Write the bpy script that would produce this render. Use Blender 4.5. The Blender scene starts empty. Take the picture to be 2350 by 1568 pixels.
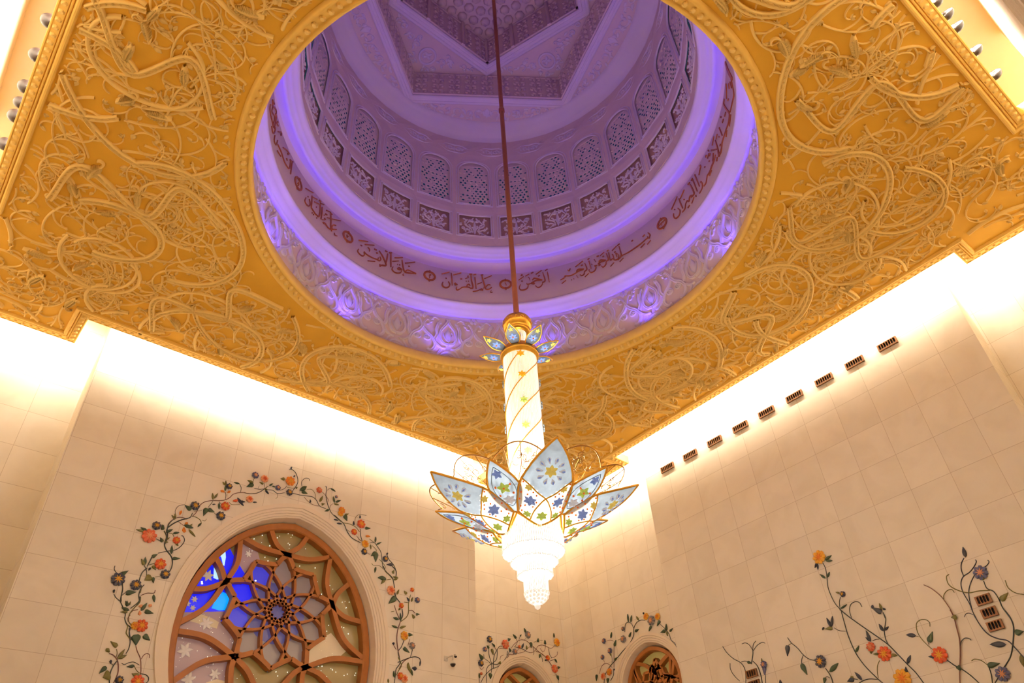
import bpy, bmesh, math, random
import numpy as np
from mathutils import Vector, Matrix
from mathutils.geometry import tessellate_polygon

S = bpy.context.scene
COL = S.collection
PI = math.pi
sin, cos, rad = math.sin, math.cos, math.radians
rng = random.Random(7)

# ------------------------------------------------------------------ camera
PW, PH = 2350, 1568                      # frame of the photograph
FPX = 1715.56
YAW, PITCH, ROLL = 0.845922, 0.690490, -0.0653293
CAM = Vector((-8.140, -8.988, 1.6))
_f = Vector((cos(PITCH) * cos(YAW), cos(PITCH) * sin(YAW), sin(PITCH)))
_s = Vector((sin(YAW), -cos(YAW), 0))
_u = _s.cross(_f)
AX_R = cos(ROLL) * _s + sin(ROLL) * _u
AX_U = -sin(ROLL) * _s + cos(ROLL) * _u
cd = bpy.data.cameras.new('camera')
cd.sensor_width = 36.0
cd.lens = FPX * 36.0 / PW
cd.clip_start, cd.clip_end = 0.05, 200
cam = bpy.data.objects.new('camera', cd)
COL.objects.link(cam)
M = Matrix((AX_R, AX_U, -_f)).transposed().to_4x4()
M.translation = CAM
cam.matrix_world = M
S.camera = cam

# ------------------------------------------------------------------ world, exposure, lamps
W = bpy.data.worlds.new('night')
S.world = W
W.use_nodes = True
W.node_tree.nodes['Background'].inputs[0].default_value = (0.01, 0.012, 0.03, 1)
W.node_tree.nodes['Background'].inputs[1].default_value = 1.0
S.view_settings.view_transform = 'Standard'
S.view_settings.look = 'None'
S.view_settings.gamma = 1.0
S.view_settings.use_curve_mapping = False
S.view_settings.exposure = 0.0
S.cycles.max_bounces = 8
S.cycles.diffuse_bounces = 6
S.cycles.glossy_bounces = 3
S.cycles.transmission_bounces = 4
S.cycles.transparent_max_bounces = 8
S.cycles.sample_clamp_indirect = 6.0
S.cycles.caustics_reflective = False
S.cycles.caustics_refractive = False
S.cycles.use_denoising = True

WARM = (1.0, 0.88, 0.70)
CH_W = 150.0                               # each of the five lamps inside the chandelier bowl
BLUE_W = 190.0                            # each blue spot on the dome ledge
def area_lamp(name, loc, target, sx, sy, power, col, spread=PI):
    d = bpy.data.lights.new(name, 'AREA')
    d.shape = 'RECTANGLE'
    d.size, d.size_y = sx, sy
    d.energy, d.color, d.spread = power, col, spread
    o = bpy.data.objects.new(name, d)
    COL.objects.link(o)
    o.location = loc
    z = (Vector(loc) - Vector(target)).normalized()
    x = Vector((z.y, -z.x, 0))
    if x.length < 1e-4: x = Vector((1, 0, 0))
    # long side stays horizontal
    x.normalize()
    o.matrix_world = Matrix.Translation(Vector(loc)) @ Matrix((x, z.cross(x), z)).transposed().to_4x4()
    return o
def point_lamp(name, loc, power, col, r=0.1):
    d = bpy.data.lights.new(name, 'POINT')
    d.energy, d.color, d.shadow_soft_size = power, col, r
    o = bpy.data.objects.new(name, d)
    COL.objects.link(o)
    o.location = loc
    return o

ZC = 15.6                                 # underside of the carved ceiling
GAP = 0.67                                # slot between ceiling edge and walls
# main ceiling edges and the wider corner lobes
XC, XB, YD, YA = -9.925, 10.37, -9.18, 9.71
XC2, XB2, YD2, YA2 = -10.67, 11.12, -10.44, 10.96
NX0, NX1, NY0, NY1 = -6.90, 7.35, -6.13, 6.64
WA, WB, WC, WD = YA + GAP, XB + GAP, XC - GAP, YD - GAP
WA2, WB2, WC2, WD2 = YA2 + GAP, XB2 + GAP, XC2 - GAP, YD2 - GAP

COVE = 95.0                               # watts per metre of cove strip
cx, cy = (XC + XB) / 2, (YA + YD) / 2
def cove(x0, y0, x1, y1, nx, ny):
    """strip lamp lying above a ceiling edge, washing the wall it faces"""
    L = math.hypot(x1 - x0, y1 - y0)
    loc = ((x0 + x1) / 2 - nx * 0.10, (y0 + y1) / 2 - ny * 0.10, ZC + 0.52)
    tgt = (loc[0] + nx * 0.8, loc[1] + ny * 0.8, loc[2] - 0.62)
    area_lamp('cove_lamp', loc, tgt, L - 0.3, 0.12, COVE * L, WARM)
cove(NX0, YA, NX1, YA, 0, 1)
cove(NX0, YD, NX1, YD, 0, -1)
cove(XB, NY0, XB, NY1, 1, 0)
cove(XC, NY0, XC, NY1, -1, 0)
for (xa, xb) in ((XC2, NX0), (NX1, XB2)):
    cove(xa, YA2, xb, YA2, 0, 1)
    cove(xa, YD2, xb, YD2, 0, -1)
for (ya, yb) in ((YD2, NY0), (NY1, YA2)):
    cove(XB2, ya, XB2, yb, 1, 0)
    cove(XC2, ya, XC2, yb, -1, 0)

# ------------------------------------------------------------------ materials
def mat(name):
    m = bpy.data.materials.new(name)
    m.use_nodes = True
    nt = m.node_tree
    b = nt.nodes['Principled BSDF']
    return m, nt, b
def simple(name, col, rough=0.6, metal=0.0, var=0.0, scale=4.0, emit=None, estr=0.0, bump=0.0, spec=0.5):
    """procedural: base colour mottled by noise, optional bump"""
    m, nt, b = mat(name)
    b.inputs['Roughness'].default_value = rough
    b.inputs['Metallic'].default_value = metal
    b.inputs['Specular IOR Level'].default_value = spec
    tc = nt.nodes.new('ShaderNodeTexCoord')
    nz = nt.nodes.new('ShaderNodeTexNoise')
    nz.inputs['Scale'].default_value = scale
    nz.inputs['Detail'].default_value = 4
    nt.links.new(tc.outputs['Object'], nz.inputs['Vector'])
    mx = nt.nodes.new('ShaderNodeMix')
    mx.data_type = 'RGBA'
    mx.inputs['A'].default_value = (*[max(0, c * (1 - var)) for c in col], 1)
    mx.inputs['B'].default_value = (*[min(1, c * (1 + var)) for c in col], 1)
    nt.links.new(nz.outputs['Fac'], mx.inputs['Factor'])
    nt.links.new(mx.outputs['Result'], b.inputs['Base Color'])
    if bump:
        bp = nt.nodes.new('ShaderNodeBump')
        bp.inputs['Strength'].default_value = bump
        bp.inputs['Distance'].default_value = 0.02
        nt.links.new(nz.outputs['Fac'], bp.inputs['Height'])
        nt.links.new(bp.outputs['Normal'], b.inputs['Normal'])
    if emit:
        b.inputs['Emission Color'].default_value = (*emit, 1)
        b.inputs['Emission Strength'].default_value = estr
    return m
def glow(name, col, strength):
    m = bpy.data.materials.new(name)
    m.use_nodes = True
    nt = m.node_tree
    nt.nodes.remove(nt.nodes['Principled BSDF'])
    e = nt.nodes.new('ShaderNodeEmission')
    e.inputs[0].default_value = (*col, 1)
    e.inputs[1].default_value = strength
    nt.links.new(e.outputs[0], nt.nodes['Material Output'].inputs[0])
    return m
def math_node(nt, op, a, b=None, c=None):
    n = nt.nodes.new('ShaderNodeMath')
    n.operation = op
    for i, v in enumerate((a, b, c)):
        if v is None: continue
        if isinstance(v, (int, float)): n.inputs[i].default_value = v
        else: nt.links.new(v, n.inputs[i])
    return n.outputs[0]
def marble(name, axis, u0, uw, col=(0.80, 0.735, 0.635), z0=10.385, zw=1.045):
    """polished marble facing slabs; the joints run along world axis `axis` and z"""
    m, nt, b = mat(name)
    tc = nt.nodes.new('ShaderNodeTexCoord')
    sp = nt.nodes.new('ShaderNodeSeparateXYZ')
    nt.links.new(tc.outputs['Object'], sp.inputs[0])
    u = math_node(nt, 'DIVIDE', math_node(nt, 'SUBTRACT', sp.outputs[axis], u0), uw)
    v = math_node(nt, 'DIVIDE', math_node(nt, 'SUBTRACT', sp.outputs[2], z0), zw)
    def edge(t, w):
        fr = math_node(nt, 'FRACT', t)
        d = math_node(nt, 'MINIMUM', fr, math_node(nt, 'SUBTRACT', 1.0, fr))
        return math_node(nt, 'LESS_THAN', d, w)
    j = math_node(nt, 'MAXIMUM', edge(u, 0.0055), edge(v, 0.0055))
    cb = nt.nodes.new('ShaderNodeCombineXYZ')
    nt.links.new(math_node(nt, 'FLOOR', u), cb.inputs[0])
    nt.links.new(math_node(nt, 'FLOOR', v), cb.inputs[1])
    wn = nt.nodes.new('ShaderNodeTexWhiteNoise')
    wn.noise_dimensions = '3D'
    nt.links.new(cb.outputs[0], wn.inputs['Vector'])
    # veins: noise shifted per slab
    ad = nt.nodes.new('ShaderNodeVectorMath')
    ad.operation = 'MULTIPLY_ADD'
    nt.links.new(wn.outputs['Color'], ad.inputs[0])
    ad.inputs[1].default_value = (9, 9, 9)
    nt.links.new(tc.outputs['Object'], ad.inputs[2])
    nz = nt.nodes.new('ShaderNodeTexNoise')
    nz.inputs['Scale'].default_value = 0.9
    nz.inputs['Detail'].default_value = 5
    nz.inputs['Distortion'].default_value = 1.2
    nt.links.new(ad.outputs[0], nz.inputs['Vector'])
    cr = nt.nodes.new('ShaderNodeValToRGB')
    cr.color_ramp.elements[0].position = 0.34
    cr.color_ramp.elements[0].color = (col[0] * 0.93, col[1] * 0.92, col[2] * 0.90, 1)
    cr.color_ramp.elements[1].position = 0.6
    cr.color_ramp.elements[1].color = (*col, 1)
    nt.links.new(nz.outputs['Fac'], cr.inputs[0])
    hs = nt.nodes.new('ShaderNodeHueSaturation')
    nt.links.new(math_node(nt, 'MULTIPLY_ADD', wn.outputs['Value'], 0.07, 0.96), hs.inputs['Value'])
    nt.links.new(cr.outputs[0], hs.inputs['Color'])
    mx = nt.nodes.new('ShaderNodeMix')
    mx.data_type = 'RGBA'
    nt.links.new(math_node(nt, 'MULTIPLY', j, 0.45), mx.inputs['Factor'])
    nt.links.new(hs.outputs[0], mx.inputs['A'])
    mx.inputs['B'].default_value = (0.30, 0.19, 0.10, 1)
    nt.links.new(mx.outputs['Result'], b.inputs['Base Color'])
    b.inputs['Roughness'].default_value = 0.5
    b.inputs['Specular IOR Level'].default_value = 0.25
    return m

MT = {}
MT['wallA'] = marble('marble_slabs_x', 0, -5.149, 1.05)
MT['wallB'] = marble('marble_slabs_y', 1, -0.30, 1.045)
MT['floor'] = simple('floor_marble', (0.80, 0.74, 0.64), 0.35, var=0.06, scale=0.6)
MT['roof'] = simple('roof_slab_plaster', (0.8, 0.72, 0.6), 0.9, var=0.04)
MT['ochre'] = simple('ceiling_ochre_cavity_shade', (0.74, 0.41, 0.045), 0.7, var=0.12, scale=1.5, spec=0.2)  # shade of the carved cavities put into a darker ground colour
MT['relief'] = simple('ceiling_relief_lightened', (0.86, 0.60, 0.19), 0.6, var=0.08, scale=3, spec=0.3)  # same ceiling paint, lightened where the relief stands clear of the shade
MT['gold_trim'] = simple('ceiling_gilt_moulding', (0.82, 0.53, 0.12), 0.6, var=0.10, scale=5, spec=0.3)
MT['plaster'] = simple('dome_plaster', (0.82, 0.64, 0.50), 0.75, var=0.05, scale=2, spec=0.2)
MT['plaster_lt'] = simple('dome_moulding_plaster', (0.86, 0.74, 0.66), 0.7, var=0.04, scale=2, spec=0.2)
MT['script'] = simple('inscription_copper_leaf', (0.42, 0.10, 0.015), 0.45, var=0.1, scale=8)
MT['gold'] = simple('polished_gold', (0.90, 0.50, 0.07), 0.28, metal=0.85, var=0.1, scale=20)
MT['bronze'] = simple('bronze_rod', (0.42, 0.15, 0.05), 0.4, metal=0.6, var=0.1, scale=10)
MT['wood'] = simple('window_lattice_wood', (0.34, 0.115, 0.018), 0.5, var=0.18, scale=6)
MT['stone'] = simple('window_surround_marble', (0.78, 0.68, 0.56), 0.5, var=0.06, scale=1.2, spec=0.3)
MT['black'] = simple('lamp_black_enamel', (0.02, 0.012, 0.012), 0.35, var=0.1)
MT['grey'] = simple('camera_housing_grey', (0.6, 0.56, 0.5), 0.5, var=0.05)

# ------------------------------------------------------------------ mesh helpers
class MB:
    def __init__(s): s.v, s.f, s.n, s.mi = [], [], 0, []
    def add(s, v, f, m=0):
        v = np.asarray(v, float).reshape(-1, 3)
        f = np.asarray(f, int)
        s.v.append(v)
        s.f.append((f + s.n))
        s.mi.append((len(f), m))
        s.n += len(v)
    def build(s, name, mats, parent=None, smooth=True, **tags):
        me = bpy.data.meshes.new(name)
        V = np.concatenate(s.v)
        nl = sum(f.size for f in s.f)
        nf = sum(len(f) for f in s.f)
        loops = np.concatenate([f.ravel() for f in s.f])
        tot = np.concatenate([np.full(len(f), f.shape[1]) for f in s.f])
        st = np.concatenate([[0], np.cumsum(tot)[:-1]])
        me.vertices.add(len(V)); me.vertices.foreach_set('co', V.ravel())
        me.loops.add(nl); me.loops.foreach_set('vertex_index', loops)
        me.polygons.add(nf)
        me.polygons.foreach_set('loop_start', st)
        me.polygons.foreach_set('use_smooth', np.full(nf, bool(smooth)))
        if not isinstance(mats, (list, tuple)): mats = [mats]
        for m in mats: me.materials.append(m)
        if len(mats) > 1:
            me.polygons.foreach_set('material_index', np.concatenate([np.full(a, b) for a, b in s.mi]))
        me.update(calc_edges=True)
        me.validate()
        o = bpy.data.objects.new(name, me)
        COL.objects.link(o)
        if parent is not None: o.parent = parent
        for k, x in tags.items(): o[k] = x
        return o
def empty(name, loc=(0, 0, 0), rz=0.0, parent=None, **tags):
    o = bpy.data.objects.new(name, None)
    COL.objects.link(o)
    o.location = loc
    o.rotation_euler = (0, 0, rz)
    if parent is not None: o.parent = parent
    for k, x in tags.items(): o[k] = x
    return o
def thing(name, label, cat, group=None, **kw):
    o = empty(name, **kw)
    o['label'], o['category'] = label, cat
    if group: o['group'] = group
    return o
def dup(root, loc=None, rz=None, parent=None):
    c = root.copy()
    COL.objects.link(c)
    if parent is not None: c.parent = parent
    for ch in list(root.children): dup(ch, parent=c)
    if loc is not None: c.location = loc
    if rz is not None: c.rotation_euler = (0, 0, rz)
    return c

def cr(pts, n=6, closed=False):
    """Catmull-Rom resampling of a polyline (any dimension)"""
    P = np.asarray(pts, float)
    if closed: Q = np.vstack([P[-1], P, P[0], P[1]])
    else: Q = np.vstack([2 * P[0] - P[1], P, 2 * P[-1] - P[-2]])
    t = np.linspace(0, 1, n, endpoint=False)[:, None]
    out = []
    for i in range(len(Q) - 3):
        a, b, c, d = Q[i:i + 4]
        out.append(0.5 * ((2 * b) + (c - a) * t + (2 * a - 5 * b + 4 * c - d) * t ** 2 + (3 * b - a - 3 * c + d) * t ** 3))
    if not closed: out.append(P[-1:])
    return np.vstack(out)
def tube(mb, pts, r, n=8, cap=True, m=0):
    """round tube along a 3-D polyline, radius may vary"""
    P = np.asarray(pts, float)
    N = len(P)
    R = np.broadcast_to(np.asarray(r, float), (N,))
    T = np.gradient(P, axis=0)
    T /= np.linalg.norm(T, axis=1)[:, None] + 1e-12
    a = np.array([0, 0, 1.0]) if abs(T[0, 2]) < 0.9 else np.array([1.0, 0, 0])
    X = np.cross(T[0], a); X /= np.linalg.norm(X)
    V = []
    ang = np.arange(n) * 2 * PI / n
    for i in range(N):
        X = X - T[i] * (X @ T[i]); X /= np.linalg.norm(X)
        Y = np.cross(T[i], X)
        V.append(P[i] + R[i] * (np.cos(ang)[:, None] * X + np.sin(ang)[:, None] * Y))
    V = np.vstack(V)
    i = np.arange(N - 1)[:, None] * n
    k = np.arange(n)[None]
    k2 = (k + 1) % n
    F = np.stack([i + k, i + n + k, i + n + k2, i + k2], -1).reshape(-1, 4)
    mb.add(V, F, m)
    if cap:
        for c, row in ((0, 0), (N - 1, (N - 1) * n)):
            ring = V[row:row + n]
            cc = np.vstack([ring, P[c]])
            ff = [(j, (j + 1) % n, n) if c == 0 else ((j + 1) % n, j, n) for j in range(n)]
            mb.add(cc, ff, m)
def lathe(mb, prof, n=48, a0=0.0, a1=2 * PI, m=0, ctr=(0, 0)):
    """revolve (r, z) profile about the vertical axis"""
    prof = np.asarray(prof, float)
    full = abs(a1 - a0 - 2 * PI) < 1e-6
    A = np.linspace(a0, a1, n + (0 if full else 1), endpoint=not full)
    k = len(prof)
    V = np.stack([ctr[0] + np.cos(A)[:, None] * prof[None, :, 0], ctr[1] + np.sin(A)[:, None] * prof[None, :, 0],
                  np.broadcast_to(prof[None, :, 1], (len(A), k))], -1).reshape(-1, 3)
    F = []
    na = len(A)
    for i in range(n):
        j = (i + 1) % na
        for q in range(k - 1):
            F.append((i * k + q, j * k + q, j * k + q + 1, i * k + q + 1))
    mb.add(V, F, m)
def box(mb, lo, hi, m=0, fn=None):
    x0, y0, z0 = lo; x1, y1, z1 = hi
    v = np.array([(x0, y0, z0), (x1, y0, z0), (x1, y1, z0), (x0, y1, z0), (x0, y0, z1), (x1, y0, z1), (x1, y1, z1), (x0, y1, z1)], float)
    if fn: v = fn(v)
    mb.add(v, [(0, 3, 2, 1), (4, 5, 6, 7), (0, 1, 5, 4), (1, 2, 6, 5), (2, 3, 7, 6), (3, 0, 4, 7)], m)
def tess(mb, loops, fn, m=0, flip=False):
    """fill a polygon (outer loop first, then holes) given in 2-D; fn maps (n,2)->(n,3)"""
    pts = np.vstack([np.asarray(l, float) for l in loops])
    tri = tessellate_polygon([[Vector((p[0], p[1], 0)) for p in l] for l in loops])
    tri = np.array(tri)
    a, b, c = pts[tri[:, 0]], pts[tri[:, 1]], pts[tri[:, 2]]
    area = (b[:, 0] - a[:, 0]) * (c[:, 1] - a[:, 1]) - (b[:, 1] - a[:, 1]) * (c[:, 0] - a[:, 0])
    bad = area < 0
    tri[bad] = tri[bad][:, ::-1]
    if flip: tri = tri[:, ::-1]
    mb.add(fn(pts), tri, m)
def ball(mb, c, r, n=8, k=6, sz=1.0, m=0):
    t = np.linspace(-PI / 2, PI / 2, k + 1)
    prof = np.c_[np.cos(t) * r, np.sin(t) * r * sz + c[2]]
    lathe(mb, prof, n, ctr=(c[0], c[1]), m=m)

# strokes of relief: drawn in a 2-D chart (u, v) and raised by h along the surface normal
PROF = {'round': ((-1, 0), (-0.62, 0.75), (0, 1), (0.62, 0.75), (1, 0)),
        'tri': ((-1, 0), (0, 1), (1, 0)),
        'rect': ((-1, 0), (-1, 1), (1, 1), (1, 0)),
        'groove': ((-1, 0), (-1, 0.8), (-0.5, 1), (-0.2, 0.65), (0.2, 0.65), (0.5, 1), (1, 0.8), (1, 0))}
def stroke(mb, pts, w, h, fn, prof='round', m=0, closed=False, h0=0.0, cap=True):
    P = np.asarray(pts, float)
    N = len(P)
    if N < 2: return
    if closed:
        T = np.roll(P, -1, 0) - np.roll(P, 1, 0)
    else:
        T = np.gradient(P, axis=0)
    L = np.linalg.norm(T, axis=1)[:, None] + 1e-12
    T = T / L
    Nn = np.c_[-T[:, 1], T[:, 0]]
    W_ = np.broadcast_to(np.asarray(w, float), (N,))[:, None, None]
    H_ = np.broadcast_to(np.asarray(h, float), (N,))[:, None]
    pr = np.array(PROF[prof], float)
    k = len(pr)
    uv = P[:, None, :] + Nn[:, None, :] * W_ * pr[None, :, :1]
    hh = h0 + H_ * pr[None, :, 1]
    V = fn(uv.reshape(-1, 2), hh.reshape(-1))
    ns = N if closed else N - 1
    i = np.arange(ns)[:, None]
    j = (i + 1) % N
    q = np.arange(k - 1)[None]
    F = np.stack([i * k + q, j * k + q, j * k + q + 1, i * k + q + 1], -1).reshape(-1, 4)
    mb.add(V, F, m)
    if cap and not closed and k >= 4 and prof == 'rect':
        mb.add(V[:4], [(0, 1, 2, 3)], m)
        mb.add(V[-4:], [(3, 2, 1, 0)], m)
def leaf2d(mb, p, ang, L, w, h, fn, m=0, kind='leaf', n=6, h0=0.0):
    """domed leaf / petal blade with a raised midrib line"""
    t = np.linspace(0, 1, n + 1)
    if kind == 'leaf': ww = w * np.sin(PI * t ** 0.8) ** 0.9
    elif kind == 'heart': ww = w * np.interp(t, (0, .12, .3, .6, 1), (0.55, 0.95, 1, 0.62, 0))
    elif kind == 'drop': ww = w * np.interp(t, (0, .25, .6, .85, 1), (0.12, 0.5, 1, 0.8, 0.1))
    else: ww = w * np.interp(t, (0, .4, .8, 1), (0.3, 0.85, 1, 0.55))
    ww = np.maximum(ww, 1e-3)
    c, s_ = cos(ang), sin(ang)
    ax = np.c_[t * L * c, t * L * s_] + np.asarray(p)
    nn = np.array([-s_, c])
    rows = []
    hs = []
    for a, b in ((-1, 0.25), (-0.5, 1.0), (0, 0.6), (0.5, 1.0), (1, 0.25)):
        rows.append(ax + nn * (ww * a)[:, None])
        hs.append(h0 + h * b * (0.4 + 0.6 * np.sin(PI * np.clip(t, 0.08, 0.92))))
    # closed skirt down to the wall
    rows = [rows[0]] + rows + [rows[-1]]
    hs = [np.full(n + 1, min(h0, 0.0))] + hs + [np.full(n + 1, min(h0, 0.0))]
    uv = np.stack(rows, 1).reshape(-1, 2)
    V = fn(uv, np.stack(hs, 1).reshape(-1))
    k = len(rows)
    i = np.arange(n)[:, None]
    q = np.arange(k - 1)[None]
    F = np.stack([i * k + q, (i + 1) * k + q, (i + 1) * k + q + 1, i * k + q + 1], -1).reshape(-1, 4)
    mb.add(V, F, m)

# charts
def chart_plane(axis, val, sgn):
    """wall plane: (u, z) -> world; h goes into the room"""
    def fn(uv, h):
        h = np.broadcast_to(np.asarray(h, float), (len(uv),))
        if axis == 0: return np.c_[val + sgn * h, uv[:, 0], uv[:, 1]]
        return np.c_[uv[:, 0], val + sgn * h, uv[:, 1]]
    return fn
def chart_ceil(z):
    def fn(uv, h):
        return np.c_[uv[:, 0], uv[:, 1], z - np.broadcast_to(np.asarray(h, float), (len(uv),))]
    return fn
def chart_cyl(R):
    """(arc length s, z): h points to the axis"""
    def fn(uv, h):
        a = uv[:, 0] / R
        r = R - np.broadcast_to(np.asarray(h, float), (len(uv),))
        return np.c_[r * np.cos(a), r * np.sin(a), uv[:, 1]]
    return fn
def ray_dirs(px):
    px = np.atleast_2d(np.asarray(px, float))
    d = np.array(_f)[None] + ((px[:, :1] - PW / 2) / FPX) * np.array(AX_R) - ((px[:, 1:] - PH / 2) / FPX) * np.array(AX_U)
    return d
def on_plane(px, axis, val):
    d = ray_dirs(px)
    t = (val - CAM[axis]) / d[:, axis]
    return np.array(CAM)[None] + d * t[:, None]
def uvA(px, y):  return on_plane(px, 1, y)[:, [0, 2]]
def uvB(px, x):  return on_plane(px, 0, x)[:, [1, 2]]
def uv_cyl(px, R):
    """far side of a vertical cylinder about the dome axis"""
    d = ray_dirs(px)
    a = d[:, 0] ** 2 + d[:, 1] ** 2
    b = CAM[0] * d[:, 0] + CAM[1] * d[:, 1]
    c = CAM[0] ** 2 + CAM[1] ** 2 - R * R
    t = (-b + np.sqrt(np.maximum(b * b - a * c, 0))) / a
    q = np.array(CAM)[None] + d * t[:, None]
    ang = np.arctan2(q[:, 1], q[:, 0])
    ang = np.where(ang < rad(-135), ang + 2 * PI, ang)
    return np.c_[ang * R, q[:, 2]]

# ------------------------------------------------------------------ the room shell
ZT = 17.4                                  # roof slab over the cove void
def lattice_outline(k):
    """ceiling outline pushed outward by k (counter-clockwise seen from above)"""
    a, b, c, d = YA + k, XB + k, XC - k, YD - k
    a2, b2, c2, d2 = YA2 + k, XB2 + k, XC2 - k, YD2 - k
    x0, x1, y0, y1 = NX0 + k, NX1 - k, NY0 + k, NY1 - k
    return [(b, y0), (b, y1), (b2, y1), (b2, a2), (x1, a2), (x1, a), (x0, a), (x0, a2), (c2, a2), (c2, y1),
            (c, y1), (c, y0), (c2, y0), (c2, d2), (x0, d2), (x0, d), (x1, d), (x1, d2), (b2, d2), (b2, y0)]
OUT = lattice_outline(0.0)
WALL = lattice_outline(GAP)

def fn_floor(z):
    return lambda p: np.c_[p[:, 0], p[:, 1], np.full(len(p), z)]
mb = MB()
big = [(XC2 - 1.3, YD2 - 1.3), (XB2 + 1.3, YD2 - 1.3), (XB2 + 1.3, YA2 + 1.3), (XC2 - 1.3, YA2 + 1.3)]
tess(mb, [big], fn_floor(0.0))
tess(mb, [big], fn_floor(-0.2), flip=True)
mb.build('floor', MT['floor'], kind='structure', smooth=False)

# pointed horseshoe window outline about (cx, cz)
def pointed(cx, half, zmax, zw, zbot, n=14, point=0.42):
    """pointed horseshoe arch: widest at zw, apex zmax, sides drawn in to zbot"""
    h = zmax - zw
    t = np.linspace(0, 1, n)
    # right flank from the widest point to the apex
    th = t * PI / 2
    xs = half * np.cos(th) ** (0.92)
    zs = zw + h * (np.sin(th) * (1 - point * 0.25) + point * 0.25 * t ** 2)
    xs[-1] = 0
    up = np.c_[xs, zs]
    dz = zw - zbot
    th2 = np.linspace(0, 1, n)
    dn = np.c_[half * np.sqrt(np.maximum(0, 1 - (th2 * 0.78) ** 2)), zw - th2 * dz]
    right = np.vstack([dn[::-1], up[1:]])
    left = right[::-1][1:] * np.array([-1, 1])
    pts = np.vstack([right, left])
    return pts + np.array([cx, 0])

BW = pointed(0.25, 3.24, 12.36, 8.35, 5.6)        # big window: outer edge of its marble surround
SWA = pointed(9.71, 1.56, 9.86, 8.25, 6.6)        # small window in the corner bay of the left wall
SWB = pointed(7.87, 1.56, 9.84, 8.25, 6.6)        # small window in the corner bay of the right wall
BWD = pointed(0.25, 3.24, 12.36, 8.35, 5.6)

def wall_side(name, segs, mats, holes=()):
    """segs: (axis, const, u0, u1, inward sign); holes by segment index"""
    mb = MB()
    for i, (ax, val, u0, u1, sg) in enumerate(segs):
        lo, hi = min(u0, u1), max(u0, u1)
        loops = [[(lo, 0.0), (hi, 0.0), (hi, ZT), (lo, ZT)]]
        loops += [h for k, h in holes if k == i]
        ch = chart_plane(ax, val, sg)
        flip = (ax == 1 and sg > 0) or (ax == 0 and sg < 0)
        tess(mb, loops, lambda p: ch(p, np.zeros(len(p))), m=0 if ax == 1 else 1, flip=flip)
    return mb.build(name, mats, kind='structure', smooth=False)
A_, B_ = MT['wallA'], MT['wallB']
x0, x1, y0, y1 = NX0 + GAP, NX1 - GAP, NY0 + GAP, NY1 - GAP
def wall_set(side, ax, v1, v2, u0, u1, e0, e1, sg, hole=None, bay_hole=None):
    """middle panel, the two set-back corner bays and the two returns between them"""
    wall_side('wall_' + side, [(ax, v1, u0, u1, sg)], [A_, B_], [(0, hole)] if hole is not None else ())
    wall_side('wall_%s_bay' % side, [(ax, v2, u1, e1, sg)], [A_, B_], [(0, bay_hole)] if bay_hole is not None else ())
    wall_side('wall_%s_bay' % side, [(ax, v2, e0, u0, sg)], [A_, B_])
    wall_side('wall_%s_return' % side, [(1 - ax, u0, v1, v2, -1)], [A_, B_])
    wall_side('wall_%s_return' % side, [(1 - ax, u1, v1, v2, 1)], [A_, B_])
wall_set('left', 1, WA, WA2, x0, x1, WC2, WB2, -1, BW, SWA)
wall_set('right', 0, WB, WB2, y0, y1, WD2, WA2, -1, None, SWB)
wall_set('back', 0, WC, WC2, y0, y1, WD2, WA2, 1)
wall_set('front', 1, WD, WD2, x0, x1, WC2, WB2, 1, BWD)

def circle(r, n=144, z=None):
    a = np.arange(n) * 2 * PI / n
    return np.c_[r * np.cos(a), r * np.sin(a)]
# roof slab that closes the cove void
mb = MB()
tess(mb, [WALL, circle(6.9)], fn_floor(ZT), flip=True)
mb.build('ceiling_void', MT['roof'], kind='structure', smooth=False)

# ------------------------------------------------------------------ carved ceiling slab
mb = MB()
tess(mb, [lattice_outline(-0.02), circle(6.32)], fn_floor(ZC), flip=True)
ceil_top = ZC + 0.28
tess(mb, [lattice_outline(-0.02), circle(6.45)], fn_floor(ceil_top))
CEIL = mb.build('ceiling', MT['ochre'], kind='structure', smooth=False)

# stepped edge moulding swept round the outline (profile: inset k, height z)
mb = MB()
prof = [(0.0, ceil_top), (0.0, ZC - 0.0), (0.012, ZC - 0.02), (0.035, ZC - 0.025), (0.05, ZC - 0.005), (0.19, ZC - 0.03), (0.205, ZC + 0.0),
        (0.225, ZC - 0.05), (0.245, ZC - 0.05), (0.265, ZC - 0.012), (0.285, ZC - 0.06), (0.31, ZC - 0.075), (0.345, ZC - 0.075), (0.37, ZC - 0.055), (0.385, ZC + 0.01)]
rings = [np.array(lattice_outline(-k)) for k, z in prof]
n = len(OUT)
V = np.vstack([np.c_[r_, np.full(n, z)] for r_, (k, z) in zip(rings, prof)])
F = []
for i in range(len(prof) - 1):
    for j in range(n):
        F.append((i * n + j, (i + 1) * n + j, (i + 1) * n + (j + 1) % n, i * n + (j + 1) % n))
mb.add(V, F)
mb.build('edge_moulding', MT['gold_trim'], CEIL, smooth=False)
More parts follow.
